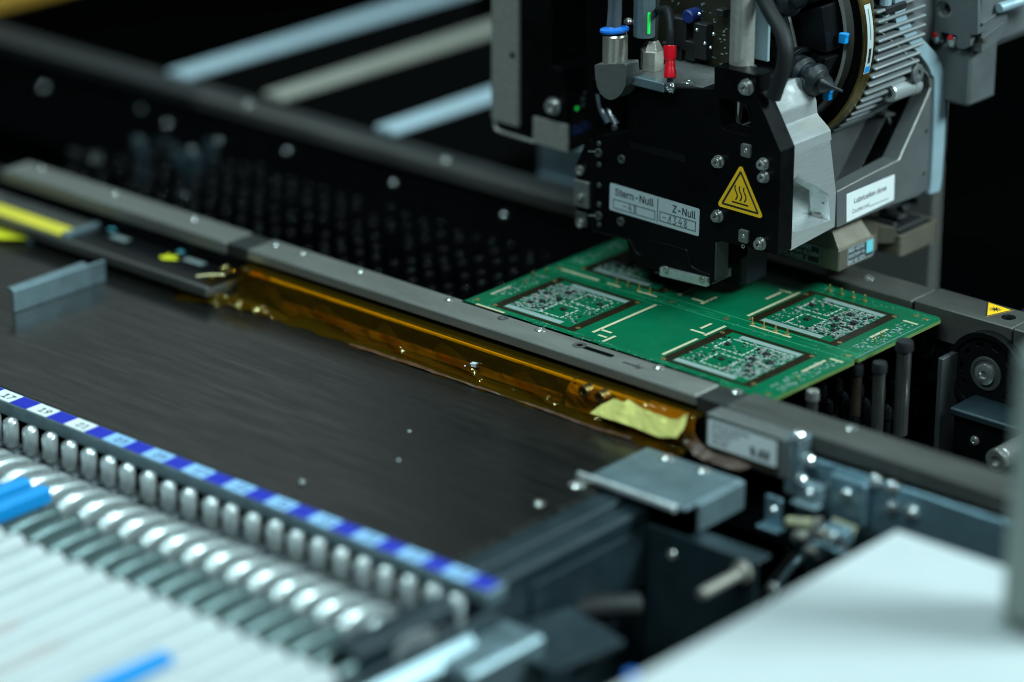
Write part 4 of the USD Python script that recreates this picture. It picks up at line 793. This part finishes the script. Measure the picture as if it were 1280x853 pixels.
# milled aluminium corner bracket
XB = f(976, 200)[0] + 1.0
yb0 = YF + 11.2; pr = [f(*p, yb0 - 8) for p in ((938, 116), (946, 116), (949, 120), (960, 146), (961, 150), (962, 164), (964, 168), (976, 182), (979, 187), (980, 199))]
P_ = [(pr[0][0], pr[-1][1])] + [tuple(p) for p in pr]
put(G, 'bracket_profile', prism(P_, 1, yb0, yb0 + 30), 'milled_aluminium', smooth=18)
XB = P_[-1][0]; zbt = P_[-1][1] - .1; zbb = XP(978, 318, XB)[1]; yb2, zb2 = XP(1045, 241, XB); zb3 = XP(1045, 283, XB)[1]
blk = hull([(x, y, z) for x in (XB - 30, XB) for y, z in ((yb0, zbt), (yb0, zbb), (yb0 + 29, zbt), (yb2, zb2), (yb2, zb3))])
pk = [XP(*p, XB) for p in ((991, 226), (997, 219), (1036, 243), (1038, 276), (992, 291), (988, 286))]; pin_ = [XP(*p, XB - 11) for p in ((1000, 236), (1003, 232), (1030, 250), (1030, 270), (1003, 277), (1000, 274))]
pocket = hull([(XB + .5, y, z) for y, z in pk] + [(XB - 10, y - 1, z + .5) for y, z in [((np.array(p) - np.mean(pk, 0)) * .93 + np.mean(pk, 0)) for p in pk]])
put(G, 'corner_block', mani(blk) - mani(pocket), 'milled_aluminium')
put(G, 'front_rim', box(XB - .2, XB + .35, YF + 1, yb0 - .2, zbb + 1, zbt - 1, .1), 'black_anodised')
yq, zq = XP(1027, 272, XB - 5); put(G, 'screw', cap_screw((XB - 9, yq, zq), pX, 3.2, 5), 'screw_steel')
yq, zq = XP(1027, 252, XB - 5); put(G, 'dowel_pin', cyl((XB - 9.5, yq, zq), (XB - 2.5, yq - .5, zq), 1.1, 12), 'screw_steel')
yq, zq = XP(957, 141, XB - 6); q = f(958, 140, yb0 + 8); put(G, 'bracket_hole', ring((q[0] + .4, yb0 + 8, q[1] + .6), (1, 0, .8), .9, 1.5, .25, 16), 'dark_joint')

# the side arm with the lubrication label
XA = XB - .6
arm_px = [(1046, 285), (1046, 241), (1122, 201), (1163, 112), (1160, 94), (1130, 64), (1098, 38), (1098, -30), (1117, -30), (1116, 22), (1128, 46), (1153, 76), (1161, 92), (1166, 110), (1161, 236), (1145, 246), (1115, 256)]
arm = rnd([tuple(XP(*p, XA)) for p in arm_px], .6)
put(G, 'side_arm', prism(arm, 0, XA - 9, XA), 'cast_aluminium')
band = [(1117, -30), (1116, 22), (1128, 46), (1153, 76), (1161, 92), (1165, 112), (1160, 232), (1152, 243)]
bo = [(1129, -30), (1129, 16), (1141, 38), (1166, 66), (1175, 84), (1180, 108), (1174, 226), (1164, 241)]
pb = smooth_path([(0, *XP(*p, XA)) for p in band], 6)[:, 1:]; po = smooth_path([(0, *XP(*p, XA)) for p in bo], 6)[:, 1:]
put(G, 'edge_cover', prism(Polygon(list(map(tuple, pb)) + list(map(tuple, po[::-1]))), 0, XA - 12, XA + 1.6), 'painted_edge')
rim = smooth_path([(XA, *XP(*p, XA)) for p in ((1046, 240), (1084, 220), (1118, 203), (1124, 199), (1130, 186), (1160, 118), (1163, 106), (1159, 93), (1130, 64), (1100, 39))], 4)
put(G, 'arm_rim', tube(rim, .4, 8, 0), 'satin_steel')
yw, zw = XP(1020, 245, XA - 24)
web = rnd([tuple(XP(*p, XA - 24)) for p in ((985, 260), (985, 120), (1075, 150), (1110, -30), (1170, -30), (1180, 200), (1130, 250))], 1)
put(G, 'arm_web', prism(web, 0, XA - 27, XA - 24), 'dark_cast')
for p0, p1 in (((1098, 142), (1116, 196)), ((1118, 138), (1138, 172)), ((1050, 236), (1096, 142)), ((1095, 141), (1150, 138))):
    a, b = XP(*p0, XA - 20), XP(*p1, XA - 20); put(G, 'web_rib', hull([(x, y + d, z + d) for x in (XA - 24.1, XA - 14) for y, z in (a, b) for d in (-.6, .6)]), 'dark_cast')
y0, z0 = XP(1150, 108, XA); sp_ = (XA - 5, y0, z0); y1_, z1_ = XP(1118, 127, XA - 2)
put(G, 'standoff', [lathe((XA - 5, y0 + 2, z0), (0, -1, 0), [(5.4, 0), (5.4, 5), (4.9, 5.4), (4.9, 21), (4.4, 22), (2.4, 22), (2.2, 19)], 30)], 'milled_aluminium')
put(G, 'boss', lathe((XA - .05, XP(1146, 92, XA)[0], XP(1146, 92, XA)[1]), pX, [(5, 0), (4.6, 1.2), (2, 1.3), (1.8, .3)], 24), 'cast_aluminium')
for px, py in ((1141, 78), (1158, 164), (1155, 217), (1153, 100)): y, z = XP(px, py, XA); put(G, 'arm_hole', ring((XA, y, z), pX, .4, 1.1, .2, 16), 'dark_joint')
lq = [XP(*p, XA) for p in ((1058, 243), (1118, 218), (1117, 250), (1058, 278))]
ll = put(G, 'lubrication_label', prism(rnd([tuple(p) for p in lq], .5, False), 0, XA + .02, XA + .17), 'label_white')
rv2 = np.array([0, lq[1][0] - lq[0][0], lq[1][1] - lq[0][1]]); L2 = np.linalg.norm(rv2); rv2 /= L2; h2 = lq[0][1] - lq[3][1]; O2 = np.array([XA + .18, lq[3][0], lq[3][1]])
put(ll, 'printed_text', text('Lubrication done', O2 + rv2 * L2 * .13 + np.array(pZ) * h2 * .56, rv2, pZ, h2 * .17, .03, True, L2 * .68), 'ink')
put(ll, 'printed_text', text('Counter/mil', O2 + rv2 * L2 * .10 + np.array(pZ) * h2 * .22, rv2, pZ, h2 * .15, .03, False, L2 * .36), 'ink')
put(ll, 'fill_in_line', flat(sbox(L2 * .47, h2 * .21, L2 * .86, h2 * .235), O2, rv2, pZ, .03), 'ink')

# revolver: gold ring, finned housing, nozzle star
yr = 138.0; qr = YP(1081, 58, yr); RR = 62.0; CX, CZ = qr[0] - RR, qr[1]
put(G, 'gold_ring', ring((CX, yr + 9, CZ), mY, RR - 1.4, RR, 9, 96), 'gold_ring')
put(G, 'dark_gap', ring((CX, yr + 9, CZ), mY, RR - 9, RR - 1.5, 5, 96), 'black_matte')
put(G, 'inner_ring', ring((CX, yr + 9, CZ), mY, RR - 11, RR - 9.1, 11, 96), 'satin_steel')
put(G, 'housing_drum', cyl((CX, yr + 66, CZ), (CX, yr + 9.2, CZ), RR - 5, 96), 'cast_aluminium')
for k in range(46):
    a = math.radians(-100 + k * 4.35)
    if 9 < (k - 17) < 11: continue
    m = box(RR - 5.4, RR + 1.6, yr + 10, yr + 50, -.85, .85, .6); v = m.vertices
    put(G, 'cooling_fin', trimesh.Trimesh(np.c_[CX + v[:, 0] * cos(a) - v[:, 2] * sin(a), v[:, 1], CZ + v[:, 0] * sin(a) + v[:, 2] * cos(a)], m.faces), 'fin_aluminium')
put(G, 'star_disc', cyl((CX, yr + 10, CZ), (CX, yr - 2, CZ), RR - 11.2, 72), 'black_matte')
for k in range(12):
    a0 = math.radians(k * 30 - 5); ca = a0 + math.radians(15); pts = [(12, -.16), (RR - 12, -.235), (RR - 12, .235), (12, .16)]
    pw = Polygon([(CX + r * cos(ca + t), CZ + r * sin(ca + t)) for r, t in pts]); put(G, 'star_segment', prism(rnd(pw, 1), 1, yr - 14, yr - 2.2), 'black_satin')
NZ = [(9, -3), (9, 3), (7.5, 5), (6, 5.2), (6, 9), (8.2, 9.4), (8.2, 11.2), (6, 14), (3.4, 15), (3.4, 16.4), (4.6, 16.6), (4.2, 18), (1.3, 22), (.8, 23), (.6, 28)]
for k, (px, py, rr_) in enumerate(((1000, 92, 1.0), (968, 0, 1.0), (955, 170, 1.0))):
    ang = (-6, 24, -40)[k]; a = math.radians(ang); dd = np.array([.93, -.12, -.08 + .3 * k * (1 if k == 1 else -1)]); q = YP(px, py, 118); p0 = np.array([q[0], 118, q[1]])
    put(G, 'nozzle', lathe(p0, dd, NZ, 32), 'nozzle_dark')
    put(G, 'nozzle_socket', lathe(p0 - dd * 1, dd, [(13, -2), (13, 1), (11, 1.6), (10.2, .5)], 32), 'black_satin')
    b_ = np.array([CX + (RR - 9) * cos(a + .14), yr - 5, CZ + (RR - 9) * sin(a + .14)]); put(G, 'blue_clip', [box(b_[0] - 2, b_[0] + 2, b_[1] - 1.5, b_[1] + 1.5, b_[2] - 1, b_[2] + 4, .3), box(b_[0] - .5, b_[0] + 2.5, b_[1] - 1.4, b_[1] + 1.4, b_[2] + 2.5, b_[2] + 4.2, .3)], 'blue_plastic')
def arc_patch(y0, y1, r, a0, a1, n=16):
    V = []; 
    for t in np.linspace(math.radians(a0), math.radians(a1), n):
        for y in (y0, y1): V.append((CX + r * cos(t), y, CZ + r * sin(t)))
    return trimesh.Trimesh(V, [q for i in range(n - 1) for q in ((2 * i, 2 * i + 2, 2 * i + 3), (2 * i, 2 * i + 3, 2 * i + 1))], process=False)
rl = put(G, 'ring_label', arc_patch(yr + 2.2, yr + 7, RR + .08, -14, 18), 'label_grey', smooth=True)
put(rl, 'printed_bar', arc_patch(yr + 3.6, yr + 5.6, RR + .14, -9, -2), 'ink', smooth=True); put(rl, 'blue_mark', arc_patch(yr + 2.6, yr + 6.6, RR + .14, -13.6, -10.5), 'blue_plastic', smooth=True); put(rl, 'printed_bar', arc_patch(yr + 4.2, yr + 5, RR + .14, 2, 16), 'print_grey', smooth=True)
c9 = YP(997, 112, 119); arcp = [(c9[0] - 88 + r * cos(t), c9[1] + r * sin(t)) for r, ts in ((88, np.linspace(-.25, 1.0, 24)), (80, np.linspace(1.0, -.25, 24))) for t in ts]
put(G, 'curved_flange', prism(arcp, 1, 119, 121), 'brushed_grey')
a, b = f(840, -20, 112), f(918, 110, 112); ob = put(G, 'control_board', box(a[0] - 10, b[0] + 4, 111, 112.6, b[1], 190, .1), 'old_board')
r = np.random.default_rng(5); sm = []
for k in range(110): x, z = r.uniform(a[0], b[0]), r.uniform(b[1], 170); w = r.uniform(.2, .8); sm.append(box(x - w, x + w, 110.5, 110.9, z - .2, z + .2, 0))
put(ob, 'solder_pads', sm, 'solder_pale', kind='stuff', smooth=False)
for px, py, w, h in ((880, 50, 4, 9), (868, 62, 3, 5), (853, 40, 5, 8), (845, 75, 6, 9), (905, 15, 2, 2), (897, 90, 2, 2)): q = f(px, py, 109); put(ob, 'chip', box(q[0] - w, q[0] + w, 105, 110.8, q[1] - h, q[1] + h, .5), 'chip_black')
q = f(863, 20, 106); put(ob, 'capacitor', lathe((q[0], 110.8, q[1]), mY, [(3.4, 0), (3.4, 7), (2.8, 7.6)], 20), 'print_blue')
for px, py in ((870, 38), (880, 55), (887, 60), (873, 18), (891, 43)): q = f(px, py, 104); put(ob, 'shiny_contact', dome_screw((q[0], 104.9, q[1]), mY, .9, .9), 'bright_steel')

# valve unit at the left of the head
YL = 104.0
put(G, 'valve_body', prism(Polygon([f(*p, YL + 1) for p in ((648, -60), (690, -60), (690, 82), (700, 88), (709, 115), (710, 190), (668, 178), (649, 160))]), 1, YL + 1, YL + 42), 'black_anodised')
put(G, 'steel_strip', prism(Polygon([f(*p, YL) for p in ((616, -60), (649, -60), (649, 158.5), (619, 150), (616, 146))]), 1, YL - 1, YL + 26), 'satin_steel')
q = f(642, 69, YL); put(G, 'strip_hole', [cyl((q[0], YL - .95, q[1]), (q[0], YL - 1.06, q[1]), 1.7, 20, .01)], 'black_matte')
put(G, 'wire_loop', tube([(f(*p, YL)[0], YL, f(*p, YL)[1]) for p in ((618, 148), (619, 158), (624, 164), (645, 171), (668, 178))], .9, 10), 'satin_steel')
put(G, 'steel_foot', prism(Polygon([f(*p, YL) for p in ((667, 146), (710, 157), (710, 190.5), (667, 178))]), 1, YL - .5, YL + .9), 'satin_steel')
q = f(692, 133, YL + 1); washer_screw(G, (q[0], YL + .95, q[1]), mY, 3.6)
XV = f(710, 170, YL + 1)[0] + .05
put(G, 'valve_block', box(XV, XV + .8, YL + 3, YL + 40, f(710, 186, YL + 1)[1], f(710, 120, YL + 1)[1], .3), 'black_satin')
y0, z0 = XP(747, 149, XV + .85); y1, z1 = XP(715, 160, XV + .85)
put(G, 'maker_text', text('FESTO', (XV + .83, y0, z0 + 1.0), (0, -1, 0), (0, 0, -1), 4.6, .06, True, abs(y0 - y1)), 'print_royal')
for k, (px, py, w) in enumerate(((722, 128, 12), (722, 136, 16), (726, 120, 9))): y, z = XP(px, py, XV + .85); put(G, 'printed_mark', [flat(sbox(i * 3.1, 0, i * 3.1 + 2.2, 1.6), (XV + .82, y + 3, z), pY, pZ, .05) for i in range(int(w / 3.1))], 'print_grey')
y, z = XP(721, 136, XV + .85); put(G, 'status_light', lathe((XV + .8, y, z), pX, [(1, 0), (1, .3), (.5, .7)], 12), 'led_green')
q0 = f(700, 60, YL + 10); put(G, 'valve_lever', hull([(q0[0] - 4, YL + 12, q0[1] + 10), (q0[0], YL + 12, q0[1] + 12), (q0[0] + 3, YL + 16, q0[1] - 4), (q0[0] - 1, YL + 16, q0[1] - 6), (q0[0] - 4, YL + 15, q0[1] + 10), (q0[0] + 3, YL + 20, q0[1] - 4)]), 'black_satin')
put(G, 'head_core', box(f(722, 0, 112)[0] + 4, f(838, 0, 112)[0] + 12, 113, 180, f(800, 170, 112)[1], 190, 1), 'black_matte')
put(G, 'lower_core', box(f(745, 0, 90)[0], f(965, 0, 90)[0] - 18, 86.5, 128, f(745, 286, 86)[1] + 1, f(800, 112, 86)[1], 1), 'black_matte')
a, b = YP(672, 188, 188), YP(730, 262, 188); put(G, 'slide_block', box(a[0], b[0], 188, 230, b[1], a[1] + 8, 1.2), 'galvanised'); put(G, 'slide_lip', box(a[0] + 3, b[0] + 2, 184, 187.8, b[1] + 12, b[1] + 15, .6), 'galvanised')
q = YP(677, 245, 187); put(G, 'screw', dome_screw((q[0], 187.8, q[1]), mY, 3.4, 2), 'screw_steel')

# dark component chute under the head
q = ZP(930, 362, 4.0); ql = ZP(893, 346, 4.0); qr2 = ZP(963, 349, 4.0)
put(G, 'nozzle_guard', box(ql[0] + (q[0] - ql[0]) * 0 - 1, q[0], q[1], q[1] + (qr2[1] - q[1]), 4, 44, 2.2), 'slate_block')

# laser sensor below the arm
xs_ = XB - 1.5
yc, zc0 = XP(1048, 341, xs_); _, zc1 = XP(1048, 314, xs_); ye, _ = XP(1092, 322, xs_)
LS = 'laser_sensor'
put(G, LS, [box(xs_ - 52, xs_, yc, ye, zc0, zc1, .6)], 'bronze_nickel')
yt, zt_ = XP(1078, 291, xs_ - 2)
put(G, 'sensor_hood', hull([(xs_ - 52, yc + .2, zc1 + .05), (xs_ - .3, yc + .2, zc1 + .05), (xs_ - 52, ye - 2, zc1 + .05), (xs_ - .3, ye - 2, zc1 + .05), (xs_ - 45, yc + 2, zc1 + 8), (xs_ - 6, yc + 2, zc1 + 8), (xs_ - 45, ye - 4, zc1 + 8), (xs_ - 6, ye - 4, zc1 + 8)]), 'bronze_nickel')
x2 = xs_ + 4; ya, za = XP(1125, 322, x2); yb3, zb_2 = XP(1172, 302, x2); _, ztop = XP(1125, 299, x2)
neck = smooth_path([(0, ye - 3, xs_ - .6), (0, ye + 4, xs_ - 1.2), (0, (ye + ya) / 2 + 2, xs_ - 6), (0, ya - 5, xs_ - 5), (0, ya - .1, xs_ + 1)], 6)[:, 1:]
put(G, 'sensor_neck', prism(Polygon([(x, y) for y, x in neck] + [(xs_ - 40, ya - .1), (xs_ - 40, ye - 3)]), 2, zc0 + 2.5, zc1 - .5), 'bronze_nickel')
arm2 = rnd(sbox(x2 - 46, ya, x2, yb3), 2); put(G, 'sensor_tray', prism(arm2, 2, za, ztop - 2), 'bronze_nickel')
put(G, 'sensor_tray_wall', prism(arm2.difference(arm2.buffer(-2)), 2, ztop - 2, ztop + 1), 'bronze_nickel')
put(G, 'sensor_connector', [box(x2 - 26, x2 - 4, ya + 3, yb3 - 5, ztop - 1.9, ztop + 3, 1), box(x2 - 22, x2 - 8, ya + 10, ya + 18, ztop + 3, ztop + 7, 1.5), box(x2 - 20, x2 - 6, ya + 2.2, ya + 7, ztop + 2, ztop + 5.5, 1), tube([(x2 - 14, yb3 - 14, ztop + 6), (x2 - 14, yb3 - 5, ztop + 8), (x2 - 20, yb3 + 8, ztop + 6)], 3, 10)], 'black_rubber')
def plate_label(O, r, w, h, lines, lw, th):
    p = put(G, 'sensor_label', flat(rnd(sbox(0, 0, w, h), .6, False), O, r, pZ, .08), 'ink'); n = np.cross(r, pZ)
    put(p, 'border', flat(rnd(sbox(.3, .3, w - .3, h - .3), .5, False).difference(rnd(sbox(.6, .6, w - .6, h - .6), .4, False)), np.array(O) + n * .085, r, pZ, .03), 'label_grey')
    for i, s in enumerate(lines): put(p, 'printed_text', text(s, np.array(O) + n * .085 + np.array(r) * 1.1 + np.array(pZ) * (h - (i + 1) * h / (len(lines) + .35)), r, pZ, th, .03, True, w * lw[i]), 'label_grey')
    return p
hz_ = zc1 - zc0
plate_label((xs_ - 46, yc - .02, zc0 + 1.0), np.array(pX), 35, hz_ - 1.6, ['LASERSTRAHLUNG', 'NICHT IN DEN STRAHL BLICKEN', 'LASER KLASSE 2'], (.8, .93, .75), 1.9)
wl_ = XP(1092, 310, xs_)[0] - XP(1059, 322, xs_)[0]
p = plate_label((xs_ + .02, XP(1059, 322, xs_)[0], zc0 + 1.2), np.array(pY), wl_, hz_ - 2, ['BRD-KD/01', '00327059-04', 'BAU-BZ-0196'], (.6, .6, .62), 1.7)
put(p, 'printed_patch', flat(sbox(wl_ * .72, (hz_ - 2) * .25, wl_ * .96, (hz_ - 2) * .92), (xs_ + .11, XP(1059, 322, xs_)[0], zc0 + 1.2), pY, pZ, .03), 'cyan_print')
put(G, 'hood_sticker', flat(Polygon([(0, 0), (6, 0), (3, 4.6)]), (xs_ - 24, yc + 5, zc1 + 8.02), pX, pY, .05), 'warning_yellow')

# grey cast motor block behind the arm
YM = 206.0
def g(px, py, y=YM): return tuple(YP(px, py, y))
face = rnd([g(*p) for p in ((1137, -60), (1222, -60), (1222, 44), (1213, 44), (1213, 58), (1205, 62), (1196, 60), (1196, 45), (1176, 40), (1175, 53), (1158, 49), (1157, 36), (1148, 30), (1137, 30))], .8)
hole = Point(*g(1180, 12)).buffer(4.4)
put(G, 'motor_face', prism(face.difference(hole), 1, YM, YM + 8), 'motor_cast')
put(G, 'motor_bore', ring((g(1180, 12)[0], YM + 7, g(1180, 12)[1]), mY, 3.4, 4.3, 6, 28), 'bright_steel')
put(G, 'motor_body', prism(Polygon([g(*p, YM + 8) for p in ((1120, -60), (1218, -60), (1218, 62), (1212, 70), (1120, 45))]), 1, YM + 8.1, YM + 60), 'motor_cast')
put(G, 'motor_side', prism(Polygon([tuple(XP(*p, g(1222, 0)[0])) for p in ((1226, -60), (1262, -60), (1258, 30), (1246, 52), (1226, 66))]), 0, g(1222, 0)[0] - 10, g(1222, 0)[0] + .5), 'motor_cast')
for p0, p1 in (((1224, 30), (1252, 10)), ((1224, 48), (1250, 28))):
    a, b = XP(*p0, g(1222, 0)[0]), XP(*p1, g(1222, 0)[0]); put(G, 'motor_rib', hull([(x, y, z + d) for x in (g(1222, 0)[0] + .4, g(1222, 0)[0] + 2.2) for y, z in (a, b) for d in (-.6, .6)]), 'motor_cast')
xm0, xm1 = g(1150, 80)[0], g(1208, 80)[0] ; z0 = g(1208, 138)[1]
ylen = XP(1244, 120, xm1)[0]
put(G, 'motor_foot', box(xm0 - 25, xm1, YM + 4, ylen, z0, g(1208, 64)[1] , 1.5), 'motor_cast')
for px, py, lk in ((1169, 49, 'bright_steel'), (1188, 53, 'bright_steel')):
    q = g(px, py); put(G, 'marked_screw', lathe((q[0], YM + 5, q[1]), mY, [(3, 0), (3, 4), (2.2, 5), (.4, 5.4)], 20), lk); put(G, 'paint_mark', lathe((q[0] - .2, YM + .2, q[1] + 2.2), mY, [(1.6, 0), (1.4, .6), (.4, .9)], 14), 'red_mark')
for px, py in ((1152, 40), (1214, 52)): q = g(px, py); put(G, 'brass_bolt', lathe((q[0], YM + 8, q[1]), mY, [(3.6, 0), (3.6, 3), (2.4, 3.2), (2.2, 2)], 22), 'bronze_nickel')
put(G, 'cable_strap', box(XA - 6, XA + 3, XP(1108, 5, XA)[0] - 4, XP(1122, 5, XA)[0] + 4, XP(1115, 14, XA)[1], XP(1115, 4, XA)[1], .8), 'black_rubber')
put(G, 'strap_cable', tube([(XA - 2, XP(1112, 5, XA)[0] - 3, XP(1112, 26, XA)[1]), (XA - 1, XP(1112, 5, XA)[0] - 2, XP(1112, 0, XA)[1]), (XA - 2, XP(1112, 5, XA)[0] - 2, XP(1112, -40, XA)[1])], 3, 12), 'painted_edge')
q = XP(1256, 4, g(1222, 0)[0]); put(G, 'motor_cable', tube([(g(1222, 0)[0] + 3, q[0] - 10, q[1]), (g(1222, 0)[0] + 6, q[0] + 6, q[1] + 1), (g(1222, 0)[0] + 14, q[0] + 30, q[1] + 4)], 2.6, 12), 'painted_edge')
